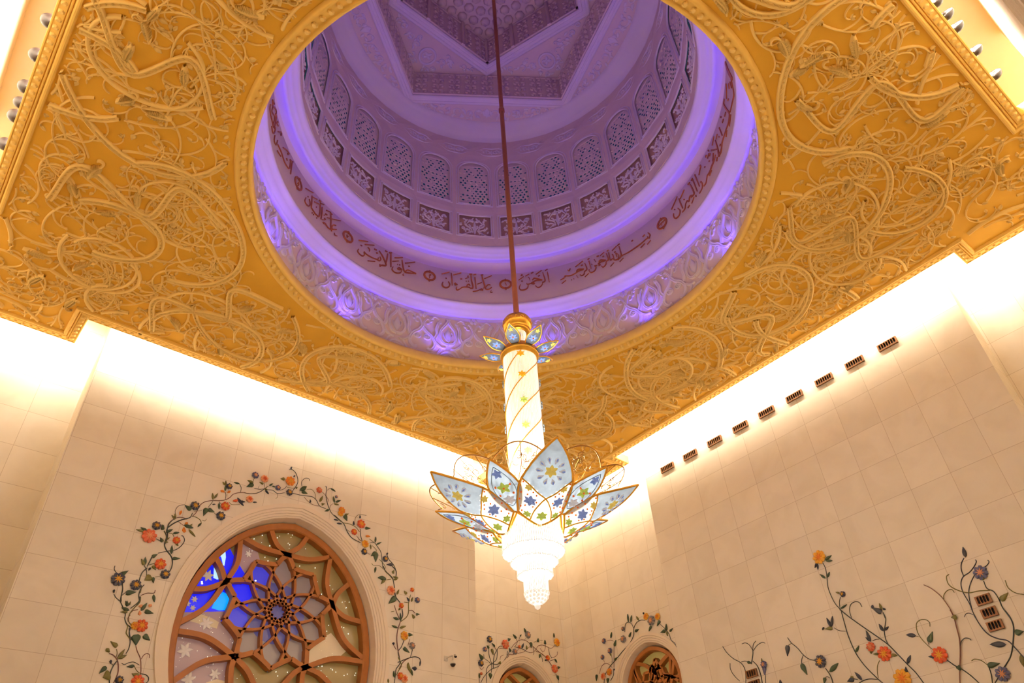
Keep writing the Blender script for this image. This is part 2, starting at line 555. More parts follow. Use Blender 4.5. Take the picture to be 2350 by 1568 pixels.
# egg ornaments on the moulding
mb = MB()
mid = np.array(lattice_outline(-0.12))
ee_v = []
t = np.linspace(0, 2 * PI, 7)[:-1]
for j in range(n):
    a, b = mid[j], mid[(j + 1) % n]
    L = np.linalg.norm(b - a)
    k = max(2, int(round(L / 0.19)))
    d = (b - a) / L
    nn = np.array([-d[1], d[0]])
    for i in range(k):
        p = a + d * (i + 0.5) * L / k
        ring = p + np.outer(np.cos(t) * 0.058, d) + np.outer(np.sin(t) * 0.075, nn)
        ring2 = p + 0.55 * (ring - p)
        v = np.vstack([np.c_[ring, np.full(6, ZC - 0.012)], np.c_[ring2, np.full(6, ZC - 0.068)]])
        f4 = [(q, (q + 1) % 6, 6 + (q + 1) % 6, 6 + q) for q in range(6)]
        mb.add(v, f4)
        mb.add(v[6:], [(0, 1, 2, 3), (0, 3, 4, 5)])
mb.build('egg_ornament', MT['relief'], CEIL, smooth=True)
# ring moulding round the dome opening
mb = MB()
lathe(mb, [(6.50, ceil_top + 0.02), (6.08, ceil_top + 0.02), (6.02, ZC + 0.2), (6.0, ZC + 0.02), (6.02, ZC - 0.05), (6.07, ZC - 0.07), (6.10, ZC - 0.05), (6.115, ZC - 0.02), (6.28, ZC - 0.05), (6.29, ZC - 0.085),
           (6.33, ZC - 0.095), (6.37, ZC - 0.07), (6.39, ZC - 0.03), (6.42, ZC + 0.01)], 144)
ob = mb.build('opening_moulding', MT['gold_trim'], CEIL)
mb = MB()
nb = 180
for i in range(nb):
    a = 2 * PI * i / nb
    d = np.array([cos(a), sin(a)]); nn = np.array([-d[1], d[0]])
    p = d * 6.195
    ring = p + np.outer(np.cos(t) * 0.085, d) + np.outer(np.sin(t) * 0.07, nn)
    ring2 = p + 0.55 * (ring - p)
    v = np.vstack([np.c_[ring, np.full(6, ZC - 0.02)], np.c_[ring2, np.full(6, ZC - 0.10)]])
    mb.add(v, [(q, (q + 1) % 6, 6 + (q + 1) % 6, 6 + q) for q in range(6)])
    mb.add(v[6:], [(0, 1, 2, 3), (0, 3, 4, 5)])
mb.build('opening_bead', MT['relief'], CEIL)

# ------------------------------------------------------------------ the dome: carved drum, cornices, inscription band
RB = 6.50                                  # carved band radius
mb = MB()
lathe(mb, [(RB, ceil_top - 0.1), (RB, 17.80)], 144)
DOME = mb.build('wall_drum', MT['plaster'], kind='structure')
BLUE = (0.06, 0.025, 1.0)
MT['led'] = glow('led_strip_blue', BLUE, 14.0)
MT['led_top'] = glow('led_strip_top', BLUE, 9.0)
# lower cornice (roll) over a recessed light groove
mb = MB()
lathe(mb, [(RB, 17.80), (RB + 0.10, 17.80), (RB + 0.10, 18.02), (6.60, 18.02), (6.52, 17.96), (6.44, 17.93), (6.40, 17.97), (6.36, 18.0), (6.30, 18.02), (6.24, 18.08), (6.20, 18.14),
           (6.14, 18.16), (6.09, 18.20), (6.08, 18.25), (6.10, 18.30), (6.18, 18.31)], 144)
mb.build('trim_1', MT['plaster_lt'], kind='structure')
# inscription band
RI = 6.16
mb = MB()
lathe(mb, [(RI, 18.31), (RI, 19.72), (RI + 0.03, 19.74), (RI + 0.22, 19.80), (RI + 0.30, 20.05), (RI + 0.26, 20.3), (RI + 0.1, 20.36)], 144)
BAND = mb.build('wall_inscription', MT['plaster'], kind='structure')
# upper roll
mb = MB()
lathe(mb, [(RI + 0.1, 20.36), (6.10, 20.33), (6.03, 20.25), (5.97, 20.22), (5.90, 20.24), (5.86, 20.28), (5.80, 20.28), (5.74, 20.30), (5.70, 20.34), (5.64, 20.34), (5.58, 20.38),
           (5.56, 20.44), (5.58, 20.50), (5.62, 20.52)], 144)
mb.build('trim_2', MT['plaster_lt'], kind='structure')

# ------------------------------------------------------------------ carving of the lower drum band: 24 repeats
def band_motif(mb, fn, s0, w, z0, h):
    """one repeat of the arabesque, u in [-.5,.5] of the pitch w, v in 0..1 of the height h"""
    def pt(L): return [(s0 + u * w, z0 + v * h) for u, v in L]
    def st(L, wd, hh, n=5, mir=True, taper=False, prof='groove', h0=0.0):
        for sg in ((1, -1) if mir else (1,)):
            P = cr(pt([(sg * u, v) for u, v in L]), n)
            ww = wd * (np.linspace(1, 0.45, len(P)) if taper else 1.0)
            stroke(mb, P, ww, hh, fn, prof, h0=h0)
    D, d = 0.075, 0.05
    # flame medallion with a leaf inside
    st([(0, 0.93), (0.035, 0.84), (0.14, 0.70), (0.155, 0.56), (0.09, 0.46), (0.0, 0.44)], 0.042, D)
    leaf2d(mb, pt([(0, 0.50)])[0], PI / 2, 0.55, 0.115, 0.07, fn, n=8)
    st([(0.0, 0.5), (0.05, 0.56), (0.085, 0.64), (0.07, 0.68)], 0.022, d, taper=True)
    # crown bud over the medallion
    for sg in (-1, 1):
        leaf2d(mb, pt([(sg * 0.01, 0.90)])[0], PI / 2 + sg * 0.7, 0.17, 0.05, 0.06, fn, n=4)
    # big S acanthus
    st([(0.50, 0.72), (0.43, 0.62), (0.33, 0.55), (0.27, 0.46), (0.26, 0.36), (0.33, 0.28), (0.40, 0.30)], 0.052, D, taper=False)
    st([(0.27, 0.46), (0.20, 0.40), (0.13, 0.36), (0.05, 0.36)], 0.04, D, taper=True)
    st([(0.20, 0.80), (0.23, 0.70), (0.22, 0.60), (0.27, 0.50)], 0.058, D)
    leaf2d(mb, pt([(0.20, 0.80)])[0], PI * 0.62, 0.2, 0.07, 0.06, fn, n=5)
    leaf2d(mb, pt([(-0.20, 0.80)])[0], PI * 0.38, 0.2, 0.07, 0.06, fn, n=5)
    # trefoil sprays at the top joint
    st([(0.5, 0.72), (0.46, 0.82), (0.41, 0.88), (0.36, 0.86), (0.37, 0.79), (0.42, 0.78)], 0.034, d, taper=True)
    st([(0.36, 0.86), (0.30, 0.93), (0.24, 0.95), (0.17, 0.90)], 0.03, d, taper=True)
    for u, v, a in ((0.28, 0.90, 0.4), (0.30, 0.86, -0.5), (0.43, 0.94, 1.2), (0.17, 0.90, -2.0), (0.47, 0.90, 1.6)):
        for sg in (1, -1):
            leaf2d(mb, pt([(sg * u, v)])[0], a if sg > 0 else PI - a, 0.17, 0.055, 0.055, fn, n=4)
    # twin rosettes in the spandrel
    for sg in (1, -1):
        c = pt([(sg * 0.405, 0.52)])[0]
        st_ = np.array([(c[0] + 0.105 * cos(a), c[1] + 0.105 * sin(a)) for a in np.linspace(0, 2 * PI, 15)[:-1]])
        stroke(mb, st_, 0.024, d, fn, 'round', closed=True)
        for k in range(5):
            leaf2d(mb, c, k * 2 * PI / 5 + 0.3, 0.085, 0.032, 0.05, fn, n=3)
    # lower concentric spirals
    for cu, cv, r0, sg in ((0.0, 0.17, 0.26, 1), (0.0, 0.17, 0.26, -1), (0.36, 0.12, 0.2, 1), (0.36, 0.12, 0.2, -1)):
        c = np.array(pt([(sg * cu if cu else 0, cv)])[0])
        a = np.linspace(-0.35, 2.6, 12)
        for rr, wd in ((r0, 0.04), (r0 * 0.66, 0.032)):
            P = np.c_[c[0] + sg * rr * np.sin(a), c[1] - 0.02 + rr * np.cos(a) * 1.05]
            stroke(mb, P, wd, D, fn, 'groove')
        leaf2d(mb, c + np.array([sg * 0.03, -0.04]), PI / 2 - sg * 0.4, 0.2, 0.06, 0.06, fn, n=4)
    st([(0.12, 0.36), (0.20, 0.24), (0.22, 0.12), (0.17, 0.03)], 0.034, d, taper=True)
    st([(0.30, 0.24), (0.24, 0.10), (0.30, 0.02)], 0.03, d, taper=True)
mb = MB()
fnB = chart_cyl(RB)
for k in range(24):
    band_motif(mb, fnB, rad(45.5 + 7.5 + 15 * k) * RB, rad(15) * RB, 15.75, 2.12)
mb.build('arabesque_carving', MT['plaster_lt'], DOME)

# ------------------------------------------------------------------ inscription, traced stroke by stroke
MT_FN = chart_cyl(RI)
INSCR = [
 (1130, 600, 14.6875, '40:1855,360 1880,480 1920,710|45:1700,380 1730,480 1775,620 1760,690 1680,720|35:1690,735 1680,790 1620,860 1540,890 1470,850 1465,815|45:1350,640 1400,580 1450,580 1560,605 1680,625|45:1680,640 1500,650 1400,690 1310,740|90:1300,745 1380,750 1430,760|35:1300,750 1230,775 1170,780 1160,740|42:1200,790 1205,850 1160,930 1050,975 950,970 910,900 945,790|60:985,690 1020,665|30:1205,540 1250,580 1270,650|70:975,490 1010,455|25:1055,520 960,590 880,645|28:1115,510 1245,430|50:1300,420 1385,370|32:1465,450 1660,310|35:1540,510 1605,480|32:1775,325 1830,290 1865,270'),
 (960, 600, 12.368, '35:2050,680 1990,670 1940,700 1905,770 1930,800 2000,800 2085,745|45:1800,400 1840,560 1880,700 1860,770|35:1770,400 1845,390|90:1760,800 1840,820|30:1750,810 1660,845 1540,865|22:2070,830 2050,890 2105,880|25:1870,500 2085,410|25:1675,655 1800,605|40:1605,460 1640,780|28:1560,390 1640,370|45:1490,380 1510,560 1550,720 1530,770 1470,770|35:1445,370 1530,370|38:1470,700 1440,660 1390,680 1380,730 1440,740|32:1480,770 1420,740 1260,740 1180,790|35:1180,790 1110,820 1075,790 1095,730|40:1350,575 1368,570|40:1415,575 1433,570|40:1400,440 1420,420|20:1430,460 1330,500|50:1190,505 1245,505|40:1060,620 1030,640 1100,665 1030,680|38:935,340 950,500 960,690|30:995,390 1215,335|28:660,365 885,310|42:850,580 890,660 860,730 780,755 700,720 670,660 695,595|44:775,490 800,485'),
 (1270, 520, 9.792, '32:2130,140 2175,190 2160,250|28:2175,260 2100,280 2000,370 1850,480 1700,580 1560,650|24:2120,235 2135,265|40:1560,650 1530,670|28:1480,450 1510,560 1530,640 1510,700 1450,760|26:1415,600 1470,650 1460,730 1390,760 1350,740|24:1405,600 1430,690|24:1340,640 1370,740|26:1340,720 1290,770|26:1245,590 1285,770|28:1190,610 1240,740 1190,790|26:1190,790 1180,860 1120,920 1085,890|30:1020,810 1060,760 1180,760|28:1170,775 1080,800 1000,850|60:1020,870 1060,860|26:990,880 930,890 960,920 930,1000 850,1040 805,1000 810,970|32:860,860 875,850|26:800,780 850,950|28:710,830 755,960 700,1020|26:700,1020 690,1080 640,1110 600,1085|30:520,1020 560,970 690,960|28:680,975 590,1000 510,1050|26:510,1050 400,1105 290,1115 260,1110|40:270,1120 250,1150|24:250,1160 160,1210|16:190,1290 285,1215|32:400,1205 415,1200|32:455,1185 468,1180|18:520,1105 560,1160|16:710,1140 800,1055|22:320,980 350,1000 380,950|20:495,915 665,780|26:620,890 665,865|24:770,750 815,720|20:920,745 955,800|34:975,680 1030,665|18:1050,665 1145,580|24:1105,690 1145,665|26:1205,565 1245,530|18:1320,550 1425,440|24:1370,590 1405,565|22:1320,640 1340,625|24:1435,435 1495,390|16:1285,905 1370,815|16:1495,800 1580,710|20:1965,485 2060,385|18:2115,410 2195,310|30:2010,240 2060,185|30:1760,340 1795,310'),
 (770, 520, 11.75, '36:2170,1275 2050,1220 1950,1180 1890,1210 1870,1240 1960,1260 2080,1270 2165,1280|40:1790,910 1810,1060 1840,1190 1880,1240|40:1710,1110 1670,1140 1710,1170 1770,1160 1710,1110|36:1790,1170 1750,1250 1660,1265 1570,1230 1520,1160 1545,1090|42:1490,720 1485,900 1490,1100|40:1440,715 1515,715|40:1400,740 1380,880 1350,1010|42:1170,660 1260,800 1340,980 1350,1060 1240,1060|35:1190,1020 1195,1080 1240,1050 1350,1060|36:1190,820 1215,890 1180,930 1100,890 1050,870|30:1150,850 1130,910|38:1080,890 930,820 820,750 760,680|36:760,690 770,770 720,800 640,750 590,670 620,610|28:620,375 870,410|26:785,490 1040,510|40:670,510 710,530|30:860,560 910,620 910,680|50:1040,615 1105,640|42:1095,720 1135,725|44:1330,660 1395,690|25:1590,850 1810,845|24:1530,945 1700,935|36:1660,1025 1680,1035|36:1715,1040 1740,1045|28:1870,995 2140,965|40:1960,1080 2000,1080|24:860,930 1060,950|22:1830,1280 1810,1310 1840,1330'),
 (660, 380, 8.25, '26:910,1140 860,1130 830,1170 850,1210 920,1215|28:810,900 815,1040 810,1150 830,1250|26:820,1220 760,1180 700,1100 660,1080|36:670,1090 720,1110|26:650,790 645,900 625,1020|28:610,740 610,860 590,960 560,970|26:580,970 520,920 480,860 440,800|26:455,575 450,700 440,800|24:405,640 420,720 400,770 350,740 320,670 340,610|30:375,590 385,598|26:455,900 462,905|26:480,930 488,935|28:540,995 548,1000|20:535,780 545,800|18:335,435 480,520|16:465,600 555,645|18:500,690 590,735|30:590,660 625,690|22:610,715 685,745|18:725,850 815,890|30:710,920 745,940|14:680,940 700,945|14:740,990 1000,1050|26:690,1000 715,1030|12:645,1030 700,1035|16:880,1280 890,1320 935,1340|22:800,890 840,935'),
 (600, 210, 6.536, '22:455,1060 430,1240|22:430,1020 420,1140 400,1160|22:400,1160 340,1060 290,910 240,800|22:370,1000 380,1040|18:235,730 215,800 185,740 195,660|18:420,1030 470,1060|18:315,840 370,880 415,940|20:385,930 395,950|14:230,890 285,975|24:240,600 290,620 285,660|16:215,460 245,520|16:235,440 240,470|18:200,540 190,610 165,620 145,520|18:185,560 215,400 205,330|20:160,470 130,350 120,260 125,190|20:170,500 190,380 150,300 165,220 160,130|20:160,130 190,190|18:150,200 210,270 215,340|24:140,380 175,540'),
 (1490, 340, 7.842, '24:520,1085 560,1130 540,1220 480,1270 445,1230 445,1180|24:455,1110 470,1108|24:540,910 570,1000 610,1090|22:660,1010 650,1090 600,1160|28:660,1010 690,950 720,960 740,870 800,850 810,800 760,690 720,640|40:760,880 790,860|28:700,660 735,620|22:785,560 870,780|20:760,590 785,540|22:825,480 910,690|22:930,600 960,640 960,720 910,820|36:935,610 950,625|22:1050,500 1030,620 990,690|36:1050,500 1100,420 1130,330 1170,230 1200,120|22:1090,500 1130,400|26:1160,90 1150,240|30:1220,240 1230,160|40:1250,150 1290,80 1310,0|24:1260,150 1240,40|28:1120,40 1230,20|16:405,1110 510,870|16:560,920 635,750|22:625,930 640,925|28:700,1080 735,1030|14:770,1000 815,880|20:845,850 850,880|18:900,490 930,330|30:920,310 935,345|24:1000,345 1015,335|26:1080,240 1095,230|24:1020,170 1035,120|24:1055,190 1080,90|28:1065,40 1080,55|18:1090,150 1105,90'),
 (1580, 120, 5.6, '18:350,1130 390,1270 400,1340|22:400,1340 430,1230 440,1150 490,990|16:400,970 440,1070|24:490,990 520,900 530,790 500,740 460,670 465,600|14:490,400 495,600|18:540,770 570,640 590,540 570,420 550,330|60:480,130 520,250 570,340|24:520,400 530,470|18:540,380 560,460|16:530,950 550,800|12:490,1090 500,1000|30:410,1190 415,1200|12:310,1200 330,1080|12:360,1120 375,1050|18:395,1085 400,1090|22:420,830 425,840|26:440,900 455,860|22:470,820 485,770|18:510,620 520,600'),
]
for (ox, oy, sc, txt) in INSCR:
    mb = MB()
    for s_ in txt.split('|'):
        wd, pts = s_.split(':')
        P = np.array([[float(a) for a in q.split(',')] for q in pts.split()])
        px = np.array([ox, oy]) + P / sc
        uv = uv_cyl(px, RI)
        hw = float(wd) / sc / 2 * 0.0122
        if len(uv) > 2: uv = cr(uv, 5)
        else: uv = np.linspace(uv[0], uv[1], 4)
        t = np.linspace(0, 1, len(uv))
        ww = hw * (0.72 + 0.4 * np.sin(PI * t)) if len(P) > 2 else hw * (1.1 - 0.3 * t)
        stroke(mb, uv, ww, 0.028, MT_FN, 'rect')
    mb.build('inscription', MT['script'], BAND, smooth=False)
# verse-end medallions with their numerals
MED = [((1130, 600, 14.6875), (445, 780), '30:425,725 450,765 470,820'),
       ((960, 600, 12.368), (315, 418), '26:300,400 345,385 350,400 315,425 318,475'),
       ((770, 520, 11.75), (325, 285), '26:300,230 305,310|20:300,250 330,280 360,265'),
       ((660, 380, 8.25), (196, 345), '22:200,320 185,345 205,350 190,385'),
       ((1490, 340, 7.842), (235, 1360), '20:160,1420 210,1370 300,1280|22:228,1385 236,1390')]
for (ox, oy, sc), c, dg in MED:
    mb = MB()
    c = uv_cyl(np.array([[ox, oy]]) + np.array([c]) / sc, RI)[0]
    a = np.linspace(0, 2 * PI, 33)[:-1]
    stroke(mb, np.c_[c[0] + 0.185 * np.cos(a), c[1] + 0.185 * np.sin(a)], 0.032, 0.03, MT_FN, 'rect', closed=True)
    for sg in (1, -1):
        leaf2d(mb, (c[0], c[1] + sg * 0.13), sg * PI / 2, 0.14, 0.045, 0.05, MT_FN, n=4)
    for s_ in dg.split('|'):
        wd, pts = s_.split(':')
        P = np.array([[float(a_) for a_ in q.split(',')] for q in pts.split()])
        uv = uv_cyl(np.array([ox, oy]) + P / sc, RI)
        stroke(mb, cr(uv, 4), float(wd) / sc / 2 * 0.0122, 0.028, MT_FN, 'rect')
    mb.build('verse_medallion', MT['script'], BAND, smooth=False)

# ------------------------------------------------------------------ window drum
RD = 5.60
PITCH24 = rad(15) * RD
ZD0, ZD1 = 20.50, 26.42
def arch2d(s0, hw, z0, zt, n=12):
    zs = zt - hw * 1.02
    a = np.linspace(0, PI, n)
    return [(s0 - hw, z0), (s0 + hw, z0)] + [(s0 + hw * cos(t), zs + (zt - zs) * sin(t)) for t in a]
def rect2d(s0, hw, z0, z1):
    return [(s0 - hw, z0), (s0 + hw, z0), (s0 + hw, z1), (s0 - hw, z1)]
fnD = chart_cyl(RD)
PZ0, PZ1, AZ0, AZ1 = 21.00, 21.98, 22.66, 25.06
HW = 0.55
mb = MB()
for k in range(24):
    s0 = rad(45.5 + 15 * k) * RD
    zs = [ZD0, 21.5, 22.3, 23.5, 24.7, 25.5, ZD1]
    outer = [(s0 - PITCH24 / 2, ZD0), (s0, ZD0), (s0 + PITCH24 / 2, ZD0)] + [(s0 + PITCH24 / 2, z) for z in zs[1:]] + [(s0, ZD1)] + [(s0 - PITCH24 / 2, z) for z in zs[::-1][:-1]]
    tess(mb, [outer, rect2d(s0, HW, PZ0, PZ1), arch2d(s0, HW, AZ0, AZ1)], lambda p: fnD(p, np.zeros(len(p))), flip=True)
DRUM = mb.build('wall_dome', MT['plaster'], kind='structure', smooth=False)
# mouldings round panels and arches, cartouches of the frieze
mb = MB()
for k in range(24):
    s0 = rad(45.5 + 15 * k) * RD
    for L in (rect2d(s0, HW + 0.03, PZ0 - 0.03, PZ1 + 0.03), arch2d(s0, HW + 0.03, AZ0 - 0.03, AZ1 + 0.03, 16)):
        P = np.array(L, float)
        # densify straight sides so that they follow the curve of the wall
        Q = []
        for i in range(len(P)):
            a, b = P[i], P[(i + 1) % len(P)]
            m_ = max(1, int(np.linalg.norm(b - a) / 0.25))
            Q += [a + (b - a) * t / m_ for t in range(m_)]
        Q = np.array(Q)
        stroke(mb, Q, 0.022, 0.05, fnD, 'round', closed=True)
        c = Q.mean(0)
        Q2 = Q + np.array([0.075, 0.06]) * np.sign(Q - c) * np.minimum(1, np.abs(Q - c) / 0.3)
        stroke(mb, Q2, 0.02, 0.035, fnD, 'round', closed=True)
mb.build('window_moulding', MT['plaster_lt'], DRUM)
mb = MB()
r2 = random.Random(3)
for k in range(24):
    s0 = rad(45.5 + 7.5 + 15 * k) * RD
    z0 = 25.78
    a = np.linspace(0, 2 * PI, 25)[:-1]
    lob = 1 + 0.10 * np.cos(6 * a)
    out = np.c_[s0 + 0.60 * lob * np.cos(a) * (1 - 0.12 * np.abs(np.sin(a)) ** 2), z0 + 0.24 * lob * np.sin(a)]
    stroke(mb, out, 0.022, 0.05, fnD, 'round', closed=True)
    for sg in (-1, 1):
        for (u0, r0) in ((0.14, 0.13), (0.36, 0.11)):
            t = np.linspace(0, 4.6, 12)
            rr = r0 * (1 - t / 6.5)
            stroke(mb, np.c_[s0 + sg * (u0 + rr * np.cos(t)), z0 + rr * np.sin(t + 0.4)], 0.022, 0.045, fnD, 'round')
        for a_ in (0.5, -0.6, 2.3, -2.4):
            leaf2d(mb, (s0 + sg * 0.25, z0), a_, 0.14, 0.045, 0.045, fnD, n=3)
    leaf2d(mb, (s0, z0 - 0.12), PI / 2, 0.26, 0.07, 0.05, fnD, n=4)
    j = s0 + PITCH24 / 2
    leaf2d(mb, (j, z0 - 0.1), PI / 2, 0.2, 0.05, 0.04, fnD, n=3)
mb.build('cartouche_frieze', MT['plaster_lt'], DRUM)

# carved square panels (backing + foliage) and pierced window screens
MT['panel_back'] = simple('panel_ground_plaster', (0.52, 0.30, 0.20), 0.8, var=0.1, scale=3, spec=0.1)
mbb, mbf = MB(), MB()
fnP = chart_cyl(RD + 0.07)
for k in range(24):
    s0 = rad(45.5 + 15 * k) * (RD + 0.07)
    hw = HW * (RD + 0.07) / RD + 0.09
    g = [rect2d(s0 + o * hw / 2, hw / 2, PZ0 - 0.03, PZ1 + 0.12) for o in (-1, 1)]
    for q in g: tess(mbb, [q], lambda p: fnP(p, np.zeros(len(p))), flip=True)
    for sg in (-1, 1):
        for (cu, cz, r0, dirn) in ((0.22, 21.24, 0.13, 1), (0.22, 21.56, 0.13, -1), (0.34, 21.80, 0.09, 1), (0.09, 21.82, 0.08, -1), (0.39, 21.38, 0.07, 1), (0.06, 21.40, 0.07, 1)):
            t = np.linspace(0, 4.9, 11)
            rr = r0 * (1 - t / 6.5)
            stroke(mbf, np.c_[s0 + sg * (cu + rr * np.cos(dirn * t)), cz + rr * np.sin(dirn * t + 0.5)], 0.024, 0.055, fnP, 'round')
        for i in range(14):
            u, z = r2.uniform(0.05, 0.49), r2.uniform(21.05, 21.9)
            leaf2d(mbf, (s0 + sg * u, z), r2.uniform(0, 6.3), r2.uniform(0.09, 0.15), 0.035, 0.055, fnP, n=3)
        stroke(mbf, cr([(s0 + sg * 0.5, 21.02), (s0 + sg * 0.1, 21.3), (s0 + sg * 0.3, 21.6), (s0 + sg * 0.05, 21.95)], 4), 0.02, 0.05, fnP, 'round')
    leaf2d(mbf, (s0, 21.12), PI / 2, 0.72, 0.06, 0.06, fnP, n=6)
mbb.build('panel_ground', MT['panel_back'], DRUM, smooth=False)
mbf.build('panel_foliage', MT['plaster_lt'], DRUM)

# pierced screens: a plate with real almond-shaped holes in front of a lit glazing
MT['dome_glass'] = simple('dome_window_glass', (0.02, 0.05, 0.08), 0.1, var=0.3, scale=7, emit=(0.02, 0.10, 0.16), estr=0.25)
MT['dome_lamp'] = glow('dome_window_backlight', (0.55, 0.85, 1.0), 2.6)
SCREENS = []
def hole_grid(s0, rng_):
    pts = []
    rows = 17
    dz = (AZ1 - AZ0 - 0.06) / rows
    for r_ in range(rows):
        cols = 7 if r_ % 2 == 0 else 6
        du = 2 * HW / 7
        for c_ in range(cols):
            u = (c_ - (cols - 1) / 2) * du
            z = AZ0 + 0.05 + (r_ + 0.5) * dz
            zs_ = AZ1 - HW * 1.02
            if z > zs_ - 0.05 and (u / (HW - 0.08)) ** 2 + ((z - zs_) / (HW * 1.02 - 0.09)) ** 2 > 1: continue
            if abs(u) > HW - 0.05: continue
            pts.append((u, z))
    return pts, du, dz
fnS = chart_cyl(RD + 0.05)
fnG = chart_cyl(RD + 0.42)
def screen_mesh(seed):
    """built round azimuth 0"""
    rr = random.Random(seed)
    mb = MB()
    pts, du, dz = hole_grid(0, rr)
    holes = []
    for (u, z) in pts:
        ww = du * rr.choice((0.17, 0.22, 0.30, 0.34))
        hh = dz * rr.choice((0.24, 0.32, 0.40, 0.44))
        if rr.random() < 0.30: continue
        sh = rr.uniform(-0.1, 0.1) * du
        holes.append([(u + sh + ww * x, z + hh * y) for x, y in ((0, -1), (0.75, -0.45), (1, 0.1), (0.55, 0.65), (0, 1), (-0.55, 0.65), (-1, 0.1), (-0.75, -0.45))])
    tess(mb, [arch2d(0, HW + 0.07, AZ0 - 0.03, AZ1 + 0.10, 14)] + holes, lambda p: fnS(p * np.array([(RD + 0.05) / RD, 1]), np.zeros(len(p))), flip=True)
    # raised tracery between the holes
    for (u, z) in pts:
        if rr.random() < 0.5:
            leaf2d(mb, (u + du * 0.5, z), rr.uniform(0, 6.3), 0.10, 0.026, 0.03, fnS, n=3)
    return mb
proto = [screen_mesh(s) for s in (1,)]
wn = 4
sc_me = gl_me = None
for k in range(24):
    az = rad(45.5 + 15 * k)
    w_ = empty('window_%d' % (wn + k), (0, 0, 0), az, kind='structure')
    if sc_me is None:
        o = proto[0].build('pierced_screen', MT['plaster'], w_, smooth=False)
        sc_me = o.data
        mb = MB()
        tess(mb, [arch2d(0, HW + 0.25, AZ0 - 0.3, AZ1 + 0.5, 10)], lambda p: fnG(p, np.zeros(len(p))), flip=True)
        g_ = mb.build('glass', MT['dome_glass'], w_, smooth=False)
        gl_me = g_.data
        mb = MB()
        for (u, z0_, hw_, hh_) in ((0.0, AZ0 + 0.50, 0.17, 0.22), (-0.33, AZ0 + 0.52, 0.06, 0.26), (0.33, AZ0 + 0.52, 0.06, 0.26), (0, AZ0 + 1.0, 0.3, 0.07)):
            tess(mb, [rect2d(u, hw_, z0_, z0_ + hh_)], lambda p: chart_cyl(RD + 0.41)(p, np.zeros(len(p))), flip=True)
        l_ = mb.build('backlight', MT['dome_lamp'], w_, smooth=False)
        lm_me = l_.data
    else:
        for nm, me in (('pierced_screen', sc_me), ('glass', gl_me), ('backlight', lm_me)):
            o = bpy.data.objects.new(nm, me)
            COL.objects.link(o)
            o.parent = w_

# ------------------------------------------------------------------ crown of the dome: ring, pentagon coffers
mb = MB()
lathe(mb, [(RD, ZD1), (5.58, 26.48), (5.50, 26.56), (5.46, 26.62), (5.40, 26.64), (5.36, 26.70), (5.28, 26.72), (5.24, 26.78), (5.16, 26.80), (5.10, 26.86), (5.05, 26.9), (5.02, 27.0)], 120)
mb.build('trim_3', MT['plaster_lt'], kind='structure')
def penta(R, a0): return [(R * cos(rad(a0 + 72 * k)), R * sin(rad(a0 + 72 * k))) for k in range(5)]
Z1, Z2, Z3 = 27.0, 28.5, 30.2
mb = MB()
tess(mb, [circle(5.3, 100), penta(4.84, 19)], fn_floor(Z1), flip=True)
P1 = penta(4.84, 19)
for k in range(5):
    a, b = P1[k], P1[(k + 1) % 5]
    mb.add([(a[0], a[1], Z1), (b[0], b[1], Z1), (b[0], b[1], Z2), (a[0], a[1], Z2)], [(0, 1, 2, 3)])
tess(mb, [P1, penta(3.42, 55)], fn_floor(Z2), flip=True)
P2 = penta(3.42, 55)
for k in range(5):
    a, b = P2[k], P2[(k + 1) % 5]
    mb.add([(a[0], a[1], Z2), (b[0], b[1], Z2), (b[0], b[1], Z3), (a[0], a[1], Z3)], [(0, 1, 2, 3)])
tess(mb, [circle(3.5, 40)], fn_floor(Z3), flip=True)
CROWN = mb.build('ceiling_dome', MT['plaster'], kind='structure', smooth=False)
# moulded pentagon frames
mb = MB()
def penta_frame(R, a0, z, w, h):
    c = cos(rad(36))
    prof = ((0, 0.0), (0.0, h * 0.7), (w * 0.12, h), (w * 0.3, h), (w * 0.36, h * 0.72), (w * 0.62, h * 0.72), (w * 0.68, h), (w * 0.88, h), (w, h * 0.7), (w, 0))
    rows = [penta(R + q / c, a0) for q, _ in prof]
    V = [(x, y, z - hh) for row, (q, hh) in zip(rows, prof) for x, y in row]
    F = [(i * 5 + k, i * 5 + (k + 1) % 5, (i + 1) * 5 + (k + 1) % 5, (i + 1) * 5 + k) for i in range(len(prof) - 1) for k in range(5)]
    mb.add(V, F)
penta_frame(4.84, 19, Z1, 0.33, 0.10)
penta_frame(3.42, 55, Z2, 0.40, 0.12)
mb.build('pentagon_moulding', MT['plaster_lt'], CROWN, smooth=False)
